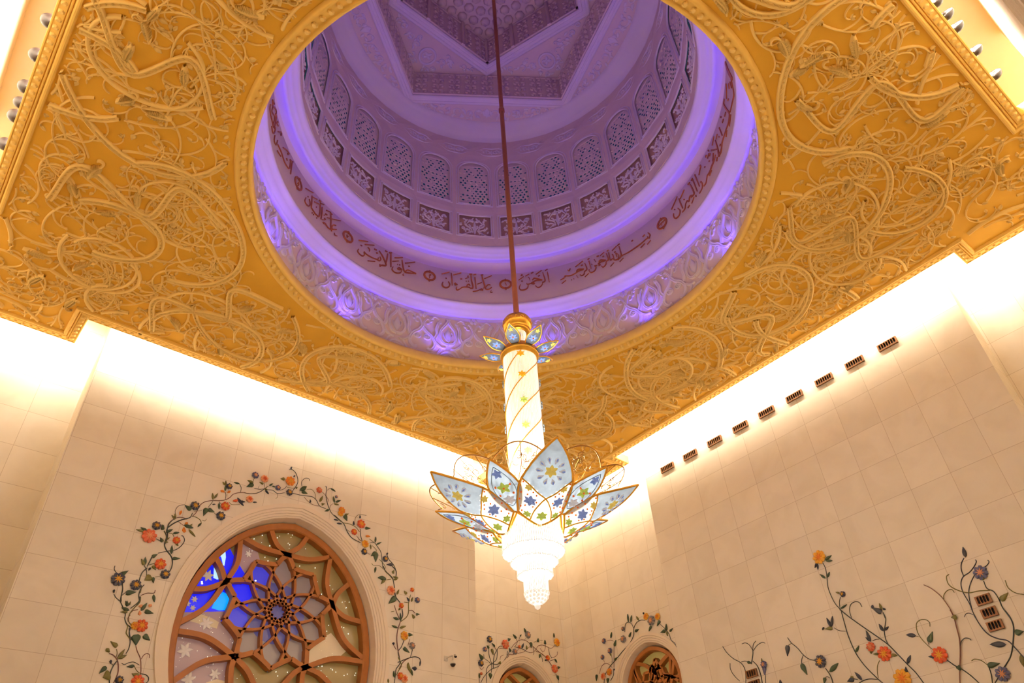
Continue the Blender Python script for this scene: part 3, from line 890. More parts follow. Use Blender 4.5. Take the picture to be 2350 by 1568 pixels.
# relief: lunettes round the outer pentagon, triangles of the upper level, pierced fascia
mb = MB()
fn1, fn2 = chart_ceil(Z1), chart_ceil(Z2)
def scroll(mb, c, r0, a0, dirn, fn, w=0.03, h=0.06, turns=4.6, n=14):
    t = np.linspace(0, turns, n)
    rr = r0 * (1 - t / (turns * 1.35))
    stroke(mb, np.c_[c[0] + rr * np.cos(a0 + dirn * t), c[1] + rr * np.sin(a0 + dirn * t)], w * np.linspace(1, 0.6, n), h, fn, 'round')
def in_poly(p, poly):
    x, y = p
    c = False
    for i in range(len(poly)):
        (x1, y1), (x2, y2) = poly[i], poly[(i + 1) % len(poly)]
        if (y1 > y) != (y2 > y) and x < (x2 - x1) * (y - y1) / (y2 - y1) + x1: c = not c
    return c
r3 = random.Random(11)
Pout = penta(5.24, 19)
for k in range(5):
    am = rad(19 + 36 + 72 * k)
    d = np.array([cos(am), sin(am)]); e = np.array([-d[1], d[0]])
    for sg in (-1, 1):
        for (u, v, r0, dr) in ((0.28, 4.63, 0.22, 1), (0.72, 4.66, 0.22, -1), (1.12, 4.58, 0.20, 1), (1.55, 4.52, 0.15, -1), (1.95, 4.46, 0.12, 1), (2.3, 4.38, 0.07, 1)):
            c = d * v + e * u * sg
            scroll(mb, c, r0, am + sg * 0.5, sg * dr, fn1)
            for q in range(4):
                leaf2d(mb, c + (e * sg * 0.15 + d * (0.12 if q % 2 else -0.12)) * (1 if q < 2 else -0.9), am + r3.uniform(-2, 2), 0.2, 0.055, 0.06, fn1, n=4)
    leaf2d(mb, d * 4.42, am, 0.42, 0.12, 0.07, fn1, n=5)
    # upper triangles
    ac = rad(19 + 72 * k)
    d = np.array([cos(ac), sin(ac)]); e = np.array([-d[1], d[0]])
    cc = d * 3.92
    stroke(mb, np.array([cc + d * 0.32 * cos(t) * (1.1 if cos(t) > 0 else 1) + e * 0.3 * sin(t) for t in np.linspace(0, 2 * PI, 25)[:-1]]), 0.035, 0.08, fn2, 'groove', closed=True)
    scroll(mb, cc + e * 0.06, 0.16, ac, 1, fn2); scroll(mb, cc - e * 0.09, 0.14, ac + PI, -1, fn2)
    for q in range(4): leaf2d(mb, cc, ac + q * PI / 2 + 0.5, 0.2, 0.06, 0.07, fn2, n=4)
    for sg in (-1, 1):
        # along the two frame edges that bound this triangle
        for (u, v, r0, dr) in ((0.55, 3.80, 0.19, 1), (0.95, 3.62, 0.17, -1), (1.35, 3.44, 0.14, 1), (1.7, 3.28, 0.1, -1), (0.48, 4.22, 0.10, -1), (0.22, 4.42, 0.1, 1), (0.62, 3.48, 0.12, 1)):
            c = d * v + e * u * sg
            scroll(mb, c, r0, ac + sg * 0.5, sg * dr, fn2)
            for q in range(3):
                leaf2d(mb, c + e * sg * r3.uniform(-0.15, 0.15) + d * r3.uniform(-0.12, 0.12), ac + r3.uniform(-2, 2), 0.18, 0.05, 0.06, fn2, n=3)
mb.build('coffer_carving', MT['plaster_lt'], CROWN)
mb = MB()
def fascia(P, z0, z1, cols, seed):
    rr = random.Random(seed)
    for k in range(5):
        a, b = np.array(P[k]), np.array(P[(k + 1) % 5])
        L = np.linalg.norm(b - a); d = (b - a) / L; nn = np.array([-d[1], d[0]])
        def fn(uv, h, a=a, d=d, nn=nn):
            h = np.broadcast_to(np.asarray(h, float), (len(uv),))
            q = a + uv[:, :1] * d + h[:, None] * nn
            return np.c_[q, uv[:, 1]]
        for i in range(cols):
            u = (i + 0.5) * L / cols
            for z in np.arange(z0 + 0.22, z1 - 0.1, 0.36):
                scroll(mb, (u - L / cols * 0.22, z), 0.13, 0.3, 1, fn, 0.026, 0.06, n=10)
                scroll(mb, (u + L / cols * 0.22, z), 0.13, PI - 0.3, -1, fn, 0.026, 0.06, n=10)
                leaf2d(mb, (u, z - 0.14), PI / 2, 0.3, 0.07, 0.07, fn, n=4)
        for z in (z0 + 0.05, z1 - 0.06):
            stroke(mb, np.array([(0, z), (L / 2, z), (L, z)]), 0.04, 0.05, fn, 'round')
        for u in (0.02, L * 0.3, L * 0.7, L - 0.02):
            if z0 > 28:
                stroke(mb, np.array([(u, z0), (u, (z0 + z1) / 2), (u, z1)]), 0.07, 0.09, fn, 'rect')
fascia(P1, Z1, Z2, 9, 1)
fascia(P2, Z2, Z3, 6, 2)
# clustered vault at the very top
for i in range(7):
    r_ = 0.5 + i * 0.42
    m_ = int(5 + i * 6)
    for j in range(m_):
        a = 2 * PI * (j + 0.5 * (i % 2)) / m_
        ball(mb, (r_ * cos(a), r_ * sin(a), Z3 - 0.02), 0.2, 7, 4, 0.8)
mb.build('fascia_carving', MT['plaster'], CROWN)
# outer masonry of the dome, unseen from inside
mb = MB()
lathe(mb, [(6.95, 15.9), (6.95, 31.5), (0.01, 31.6)], 48)
mb.build('wall_dome_outer', MT['roof'], kind='structure')

# ------------------------------------------------------------------ blue light: strips in the two grooves, spots on the ledge
def led_ring(z0, z1, r0, r1, m):
    mb = MB()
    lathe(mb, [(r0, z0), (r1, z1)], 96)
    return mb.build('led_strip', m, kind='structure')
led_ring(17.82, 17.86, 6.595, 6.595, MT['led'])
led_ring(19.83, 19.90, RI + 0.225, RI + 0.235, MT['led'])
led_ring(26.60, 26.63, 5.585, 5.585, MT['led_top'])
for k in range(12):
    a = rad(40 + 30 * k)
    d = bpy.data.lights.new('dome_spot', 'SPOT')
    d.energy, d.color = BLUE_W, (0.07, 0.035, 1.0)
    d.spot_size, d.spot_blend, d.shadow_soft_size = rad(120), 0.9, 0.06
    o = bpy.data.objects.new('dome_spot', d)
    COL.objects.link(o)
    o.location = (6.16 * cos(a), 6.16 * sin(a), ceil_top + 0.10)
    tgt = Vector((4.2 * cos(a), 4.2 * sin(a), 24.0))
    o.rotation_euler = (tgt - o.location).to_track_quat('-Z', 'Y').to_euler()

# ------------------------------------------------------------------ pointed windows with wooden rosette lattice
MT['olive'] = simple('glass_olive', (0.30, 0.22, 0.09), 0.25, var=0.25, scale=1.3, emit=(0.30, 0.20, 0.06), estr=0.16)
MT['mauve'] = simple('glass_mauve', (0.40, 0.30, 0.30), 0.2, var=0.2, scale=1.1, emit=(0.42, 0.26, 0.30), estr=0.18)
MT['pale'] = simple('glass_pale_warm', (0.62, 0.52, 0.36), 0.25, var=0.12, scale=1.6, emit=(0.7, 0.5, 0.28), estr=0.18)
MT['indigo'] = simple('glass_indigo', (0.10, 0.10, 0.20), 0.2, var=0.4, scale=0.9, emit=(0.07, 0.06, 0.22), estr=0.5)
MT['greyg'] = simple('glass_smoke_grey', (0.26, 0.22, 0.20), 0.2, var=0.3, scale=1.2, emit=(0.16, 0.12, 0.14), estr=0.3)
MT['green'] = simple('glass_moss_green', (0.16, 0.22, 0.03), 0.3, var=0.3, scale=3, emit=(0.14, 0.16, 0.01), estr=0.25)
MT['blue'] = simple('glass_painted_blue_light', (0.01, 0.01, 0.4), 0.2, var=0.3, scale=1.2, emit=(0.005, 0.012, 0.85), estr=0.85)  # blue light on the pane, put into the glass as glowing colour
MT['blue_lt'] = simple('glass_painted_pale_light', (0.4, 0.7, 0.8), 0.2, var=0.2, scale=2, emit=(0.45, 0.80, 1.0), estr=0.85)
MT['cyan'] = simple('glass_painted_cyan_light', (0.0, 0.2, 0.6), 0.2, var=0.4, scale=3, emit=(0.0, 0.35, 1.0), estr=0.9)
MT['etch'] = simple('glass_etched_white', (0.75, 0.70, 0.66), 0.5, var=0.1, emit=(0.7, 0.6, 0.55), estr=0.12)
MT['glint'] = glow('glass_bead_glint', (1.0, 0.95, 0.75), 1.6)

def arch_loft(mb, fn, specs, cx, zw, zb):
    """skin between pointed outlines: specs = (half, zmax, h)"""
    loops = [pointed(cx, hf, zm, zw, zb) for hf, zm, h in specs]
    n = len(loops[0])
    V = np.vstack([fn(l, np.full(n, h)) for l, (hf, zm, h) in zip(loops, specs)])
    F = [(i * n + j, i * n + (j + 1) % n, (i + 1) * n + (j + 1) % n, (i + 1) * n + j) for i in range(len(specs) - 1) for j in range(n)]
    mb.add(V, F)

def rosette(fn, parent, C, sc, cx, zw, zb, half, zmax, hb, arcs=None, flipf=False):
    """lattice: five hubs, ten-point star and interlaced petals; C centre, sc hub radius"""
    mb = MB()
    d = hb[1] - hb[0]
    def P(r, a): return (C[0] + r * sc * cos(rad(a)), C[1] + r * sc * sin(rad(a)))
    def st(L, w, n=6, dd=0.0): stroke(mb, cr(L, n) if len(L) > 2 else np.array([L[0], ((L[0][0] + L[1][0]) / 2, (L[0][1] + L[1][1]) / 2), L[1]]), w, d - dd, fn, 'rect', h0=hb[0])
    # ten-point star outline with hooked notches
    for k in range(5):
        a = 90 + 72 * k
        for sg in (1, -1):
            st([P(1.0, a), P(0.88, a + sg * 5.5), P(0.775, a + sg * 11.5)], 0.062, 4)
            st([P(0.775, a + sg * 11.5), P(0.79, a + sg * 20), P(0.83, a + sg * 28), P(0.90, a + sg * 36)], 0.060, 4)
    # interlaced petals: every tip sends two arcs round the centre
    rr = ((0, 0.93), (6, 0.86), (12, 0.76), (18, 0.645), (27, 0.50), (36, 0.385), (54, 0.245), (75, 0.165), (98, 0.125))
    for k in range(10):
        a = 54 + 36 * k
        s_ = 1.0 if k % 2 else 0.94
        for sg in (1, -1):
            st([P(r * s_ if i == 0 else r, a + sg * p) for i, (p, r) in enumerate(rr)], 0.034, 4, 0.03)
    # arcs from the hubs to the frame
    if arcs is None: arcs = []
    for L in arcs: st(L, 0.068, 6)
    mb.build('lattice', MT['wood'], parent, smooth=False)
    # frame
    mb = MB()
    arch_loft(mb, fn, [(half, zmax, hb[0] - 0.02), (half, zmax, hb[1] + 0.03), (half - 0.16, zmax - 0.17, hb[1] + 0.03), (half - 0.19, zmax - 0.20, hb[1]), (half - 0.19, zmax - 0.20, hb[0] - 0.02)], cx, zw, zb)
    mb.build('window_frame', MT['wood'], parent, smooth=False)

def flat_piece(name, L, fn, h, m, parent, flip=False):
    mb = MB()
    tess(mb, [L], lambda p: fn(p, np.full(len(p), h)), flip=flip)
    return mb.build(name, m, parent, smooth=False)

def star_flower(mb, c, r, fn, h0, k=6, a0=0.3):
    for i in range(k):
        leaf2d(mb, c, a0 + i * 2 * PI / k, r, r * 0.26, 0.012, fn, n=4, h0=h0)

def big_window(num, fn, flip, dx=0.0, detail=True):
    w = empty('window_%d' % num, kind='structure')
    cx, zw, zb = 0.25, 8.35, 5.6
    mb = MB()
    sp = [(3.24, 12.36, 0.0), (3.24, 12.36, 0.06), (3.13, 12.24, 0.06), (3.12, 12.23, 0.03), (3.05, 12.16, 0.03), (3.04, 12.15, 0.0), (2.98, 12.09, 0.0), (2.97, 12.08, -0.03),
          (2.91, 12.02, -0.03), (2.90, 12.01, -0.06), (2.86, 11.97, -0.08), (2.80, 11.90, -0.62)]
    arch_loft(mb, fn, sp, cx, zw, zb)
    mb.build('surround', MT['stone'], w, smooth=False)
    C = (0.17, 9.31)
    R = 1.675
    arcs = []
    if detail:
        A = uvA
        def px(L): return A(np.array([380, 1180]) + np.array(L, float) / 4.0417, WA + 0.36)
        for L in ([(1125, 375), (1030, 270), (975, 120)], [(1125, 375), (1250, 300), (1330, 195)], [(1125, 375), (900, 310), (710, 205)], [(1125, 375), (1330, 420), (1520, 400)],
                  [(560, 630), (520, 500), (455, 385)], [(560, 630), (670, 450), (700, 215)], [(560, 630), (380, 690), (200, 690)], [(560, 630), (380, 860), (80, 1030)],
                  [(1550, 850), (1500, 640), (1530, 410)], [(1550, 850), (1600, 740), (1700, 650)], [(1550, 850), (1660, 950), (1815, 1000)], [(1550, 850), (1650, 1150), (1840, 1345)],
                  [(1300, 1420), (1560, 1340), (1840, 1370)], [(1300, 1420), (1270, 1500), (1265, 1620)], [(1300, 1420), (1200, 1470), (1080, 1600)], [(1300, 1420), (1440, 1490), (1560, 1620)],
                  [(640, 1320), (380, 1140), (60, 1075)], [(640, 1320), (350, 1370), (55, 1560)], [(640, 1320), (610, 1450), (605, 1620)], [(640, 1320), (760, 1450), (830, 1600)]):
            arcs.append(px(L))
    else:
        for k in range(5):
            a = 90 + 72 * k
            for da in (-24, -9, 9, 24):
                p0 = np.array([C[0] + R * cos(rad(a)), C[1] + R * sin(rad(a))])
                L = 1.0
                p1 = p0 + L * np.array([cos(rad(a + da * 2.4)), sin(rad(a + da * 2.4))])
                arcs.append(np.array([p0, (p0 + p1) / 2 + 0.06, p1]))
    rosette(fn, w, C, R, cx, zw, zb, 2.80, 11.90, (-0.58, -0.36), arcs)
    hp = -0.56
    flat_piece('glass', pointed(cx, 2.75, 11.85, zw, zb), fn, hp - 0.06, MT['olive'], w, flip)
    if not detail: return w
    def pp(L): return uvA(np.array([380, 1180]) + np.array(L, float) / 4.0417, WA - hp)
    flat_piece('glass_mauve', pp([(0, 905), (560, 895), (640, 1180), (590, 1320), (600, 1700), (0, 1700)]), fn, hp - 0.04, MT['mauve'], w, flip)
    flat_piece('glass_mauve', pp([(700, 250), (860, 340), (880, 420), (740, 560), (640, 400)]), fn, hp - 0.04, MT['mauve'], w, flip)
    flat_piece('glass_pale', pp([(1490, 1130), (1540, 1100), (1680, 1270), (1600, 1340), (1380, 1400), (1320, 1380), (1330, 1270)]), fn, hp - 0.035, MT['pale'], w, flip)
    flat_piece('glass_pale', pp([(100, 970), (330, 925), (430, 960), (500, 1000), (480, 1060), (230, 990)]), fn, hp - 0.035, MT['pale'], w, flip)
    flat_piece('glass_pale', pp([(380, 1560), (480, 1530), (600, 1560), (600, 1620), (380, 1620)]), fn, hp - 0.03, MT['pale'], w, flip)
    flat_piece('blue_light_patch', pp([(60, 910), (420, 410), (480, 350), (545, 300), (600, 315), (645, 400), (745, 560), (700, 640), (640, 880), (560, 900)]), fn, hp - 0.03, MT['blue'], w, flip)  # patches of blue light in the pane, painted as glowing pieces
    flat_piece('pale_light_patch', pp([(482, 352), (520, 322), (556, 316), (562, 400), (548, 480), (535, 470), (520, 400)]), fn, hp - 0.02, MT['blue_lt'], w, flip)
    flat_piece('pale_light_patch', pp([(452, 482), (470, 478), (508, 600), (480, 606), (446, 590)]), fn, hp - 0.02, MT['blue_lt'], w, flip)
    flat_piece('cyan_light_patch', pp([(535, 720), (580, 745), (592, 790), (560, 890), (500, 893), (428, 872), (470, 780)]), fn, hp - 0.02, MT['cyan'], w, flip)
    # glass of the rosette: green corner pieces, grey outer petals, indigo heart
    rose = [(C[0] + R * r * cos(rad(a)), C[1] + R * r * sin(rad(a))) for k in range(5) for r, a in ((0.98, 90 + 72 * k), (0.79, 101.5 + 72 * k), (0.9, 126 + 72 * k), (0.79, 150.5 + 72 * k))]
    flat_piece('glass_green', rose, fn, hp - 0.012, MT['green'], w, flip)
    for k in range(10):
        a = 54 + 36 * k
        pet = [(C[0] + R * r * cos(rad(a + d_)), C[1] + R * r * sin(rad(a + d_))) for r, d_ in ((0.93, 0), (0.76, 12), (0.645, 18), (0.45, 18), (0.42, 0), (0.45, -18), (0.645, -18), (0.76, -12))]
        blue = k in (2, 3, 4)  # left petals carry the same painted blue light
        flat_piece('glass_petal', pet, fn, hp - 0.004, MT['blue'] if k in (3,) else (MT['violet_light'] if blue else MT['greyg']), w, flip)
    flat_piece('glass_heart', [(C[0] + 0.5 * R * cos(t), C[1] + 0.5 * R * sin(t)) for t in np.linspace(0, 2 * PI, 21)[:-1]], fn, hp + 0.002, MT['indigo'], w, flip)
    mb = MB()
    for (x, y, r) in ((395, 570, 55), (380, 1012, 62), (182, 1265, 66), (460, 1485, 50), (212, 1530, 60), (205, 830, 30), (270, 790, 30), (255, 870, 26), (770, 370, 34)):
        c = pp([(x, y)])[0]
        star_flower(mb, c, r / 4.0417 * 0.0123, fn, hp - 0.015)
    mb.build('etched_flowers', MT['etch'], w)
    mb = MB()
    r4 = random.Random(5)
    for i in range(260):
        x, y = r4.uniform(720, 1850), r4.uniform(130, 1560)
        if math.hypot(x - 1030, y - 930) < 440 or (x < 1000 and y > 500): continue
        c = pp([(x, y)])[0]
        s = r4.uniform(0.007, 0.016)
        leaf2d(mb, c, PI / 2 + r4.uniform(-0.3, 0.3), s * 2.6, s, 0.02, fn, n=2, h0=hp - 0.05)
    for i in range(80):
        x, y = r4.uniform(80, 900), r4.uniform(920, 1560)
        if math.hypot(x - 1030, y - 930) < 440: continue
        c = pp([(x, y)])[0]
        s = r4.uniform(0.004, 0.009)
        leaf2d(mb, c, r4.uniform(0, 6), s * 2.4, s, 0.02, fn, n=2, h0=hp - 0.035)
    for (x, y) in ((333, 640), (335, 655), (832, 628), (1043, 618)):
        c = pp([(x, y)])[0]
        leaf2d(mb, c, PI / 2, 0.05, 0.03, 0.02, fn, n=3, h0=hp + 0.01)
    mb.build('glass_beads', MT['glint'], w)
    return w
MT['violet_light'] = simple('glass_painted_violet_light', (0.03, 0.03, 0.3), 0.2, var=0.3, scale=2, emit=(0.05, 0.05, 0.62), estr=0.7)  # weaker blue light, painted into the neighbouring petals
big_window(1, chart_plane(1, WA, -1), True)

def small_window(num, fn, flip, cx, zm, px=None):
    w = empty('window_%d' % num, kind='structure')
    zw, zb = 8.25, 6.6
    mb = MB()
    prof = ((0, 0.0), (0, 0.05), (0.09, 0.05), (0.10, 0.025), (0.16, 0.025), (0.17, 0.0), (0.23, 0.0), (0.24, -0.02), (0.29, -0.02), (0.30, -0.05), (0.40, -0.36))
    arch_loft(mb, fn, [(1.56 - q, zm - q * 1.03, h) for q, h in prof], cx, zw, zb)
    mb.build('surround', MT['stone'], w, smooth=False)
    hf, zf = 1.16, zm - 0.41
    C = (cx, 8.15)
    R = 0.72
    mb = MB()
    hb = (-0.40, -0.20)
    def st(L, wd): stroke(mb, cr(L, 5), wd, hb[1] - hb[0], fn, 'rect', h0=hb[0])
    if px is not None:
        for wd, L in px: st(L, wd)
    for k in range(5):
        a = 90 + 72 * k
        p0 = np.array([C[0] + R * cos(rad(a)), C[1] + R * sin(rad(a))])
        if px is None or k:
            for da in (-58, -20, 20, 58):
                L = 0.62
                p1 = p0 + L * np.array([cos(rad(a + da)), sin(rad(a + da))])
                if abs(p1[0] - cx) < 1.1 and p1[1] < zf - 0.1: st([p0, (p0 + p1) / 2, p1], 0.045)
                elif da in (-58, 58):
                    p1 = p0 + 0.38 * np.array([cos(rad(a + da)), sin(rad(a + da))])
                    st([p0, (p0 + p1) / 2, p1], 0.045)
        for sg in (1, -1):
            P = [(C[0] + R * r * cos(rad(a + sg * d)), C[1] + R * r * sin(rad(a + sg * d))) for r, d in ((1.0, 0), (0.86, 6), (0.78, 12), (0.80, 22), (0.92, 36))]
            st(P, 0.042)
            P = [(C[0] + R * r * cos(rad(a + sg * d)), C[1] + R * r * sin(rad(a + sg * d))) for d, r in ((0, 0.95), (12, 0.76), (27, 0.5), (54, 0.26), (90, 0.14))]
            st(P, 0.028)
    mb.build('lattice', MT['wood'], w, smooth=False)
    mb = MB()
    arch_loft(mb, fn, [(hf, zf, -0.42), (hf, zf, -0.17), (hf - 0.11, zf - 0.12, -0.17), (hf - 0.13, zf - 0.14, -0.2), (hf - 0.13, zf - 0.14, -0.42)], cx, zw, zb)
    mb.build('window_frame', MT['wood'], w, smooth=False)
    flat_piece('glass', pointed(cx, hf - 0.04, zf - 0.04, zw, zb), fn, -0.42, MT['pane_green'], w, flip)
    return w
MT['pane_green'] = simple('glass_straw_green', (0.42, 0.36, 0.14), 0.35, var=0.2, scale=2.5, emit=(0.42, 0.34, 0.09), estr=0.22, bump=0.3)
small_window(2, chart_plane(1, WA2, -1), True, 9.71, 9.86)
def pxB(L): return uvB(np.array([1340, 1390]) + np.array(L, float) / 5.033, WB2 + 0.25)
small_window(3, chart_plane(0, WB2, -1), False, 7.87, 9.84, [
    (0.055, pxB([(590, 675), (700, 690), (830, 780), (900, 890)])), (0.06, pxB([(1010, 540), (900, 660), (830, 790), (795, 900)])),
    (0.06, pxB([(590, 690), (610, 790), (670, 900)])), (0.05, pxB([(800, 870), (812, 720), (824, 618)])), (0.05, pxB([(824, 618), (862, 680), (930, 870)])),
    (0.05, pxB([(1050, 580), (1040, 720), (1020, 900)])), (0.045, pxB([(930, 890), (1000, 840), (1120, 815)]))])
big_window(28, chart_plane(1, WD, 1), False, detail=False)

# ------------------------------------------------------------------ flowering vines inlaid in relief on the walls (traced)
VC = {'d': (0.030, 0.036, 0.030), 'n': (0.024, 0.026, 0.040), 'g': (0.035, 0.062, 0.022), 'o': (0.15, 0.13, 0.022), 'r': (0.16, 0.055, 0.035),
      'R': (0.68, 0.10, 0.02), 'P': (0.82, 0.36, 0.17), 'Y': (0.82, 0.40, 0.03), 'O': (0.80, 0.24, 0.02), 'N': (0.05, 0.05, 0.08), 'G': (0.22, 0.20, 0.20), 'B': (0.10, 0.10, 0.20), 'M': (0.70, 0.15, 0.06)}
VM = {k: simple('inlay_stone_' + n_, VC[k], 0.45, var=0.28, scale=14) for k, n_ in
      (('d', 'dark_stem'), ('n', 'ink_blue'), ('g', 'deep_green'), ('o', 'olive'), ('r', 'red_brown'), ('R', 'scarlet'), ('P', 'peach'), ('Y', 'amber'),
       ('O', 'orange'), ('N', 'navy'), ('G', 'lavender_grey'), ('B', 'slate_blue'), ('M', 'coral'))}
EYE = {'R': 'Y', 'P': 'R', 'Y': 'O', 'O': 'Y', 'N': 'Y', 'G': 'P', 'B': 'P', 'M': 'P'}
SNAME = {'g': 'green leaf', 'o': 'olive leaf', 'n': 'ink-dark leaf'}
def vine(label, group, fn, uvf, M2, crops):
    """crops: (ox, oy, scale, text); S colour width points | L colour base tip halfwidth | F colour centre radius | B colour base tip halfwidth"""
    root = thing('flowering_vine', label, 'vine', group)
    items = []
    for ox, oy, sc, txt in crops:
        for cmd in txt.split(';'):
            t = cmd.split()
            if not t: continue
            if t[0] == 'S':
                P = np.array([[float(a) for a in q.split(',')] for q in t[3:]])
                uv = uvf(np.array([ox, oy]) + P / sc)
                uv = cr(uv, 5) if len(uv) > 2 else np.linspace(uv[0], uv[1], 3)
                w = float(t[2]) / sc / 2 * M2
                tt = np.linspace(0, 1, len(uv))
                ww = w * (0.75 + 0.3 * np.sin(PI * (0.1 + 0.8 * tt)))
                mb = MB()
                stroke(mb, uv, ww, w * 1.5, fn, 'round', h0=0.002)
                mb.build('stem' if float(t[2]) / sc >= 1.5 else 'tendril', VM[t[1]], root)
            else: items.append((t, ox, oy, sc))
    for t, ox, oy, sc in items:
        pts = uvf(np.array([ox, oy]) + np.array([[float(a) for a in q.split(',')] for q in t[2:-1]]) / sc)
        w = float(t[-1]) / sc * M2
        mb = MB()
        if t[0] in 'LB':
            v = pts[1] - pts[0]
            L = float(np.hypot(*v))
            ang = math.atan2(v[1], v[0])
            if t[0] == 'L':
                kind = 'heart' if w > 0.30 * L else 'leaf'
                leaf2d(mb, pts[0], ang, L, w * 0.72, 0.035, fn, kind=kind, n=6, h0=0.012)
                mb.build('leaf', VM[t[1]], root)
            else:
                leaf2d(mb, pts[0], ang, L, w * 0.75, 0.05, fn, kind='drop', n=5, h0=0.012)
                mb.build('bud', VM[t[1]], root)
        else:
            c = pts[0]
            col, eye = t[1], EYE[t[1]]
            k = 8 if w > 0.08 else 6
            h_ = int(c[0] * 1000) % 7 * 0.1
            for i in range(k):
                leaf2d(mb, c, h_ + i * 2 * PI / k, w, w * 2.5 / k, 0.055, fn, kind='petal', n=4, h0=0.02)
            f = mb.build('flower', VM[col], root)
            mb = MB()
            for i in range(k):
                a = h_ + i * 2 * PI / k
                leaf2d(mb, c, a, w * 0.62, w * 0.09, 0.035, fn, n=3, h0=0.055)
            a = np.linspace(0, 2 * PI, 9)[:-1]
            stroke(mb, np.c_[c[0] + w * 0.13 * np.cos(a), c[1] + w * 0.13 * np.sin(a)], w * 0.13, 0.03, fn, 'round', closed=True, h0=0.05)
            mb.build('flower_eye', VM[eye], f)
    return root

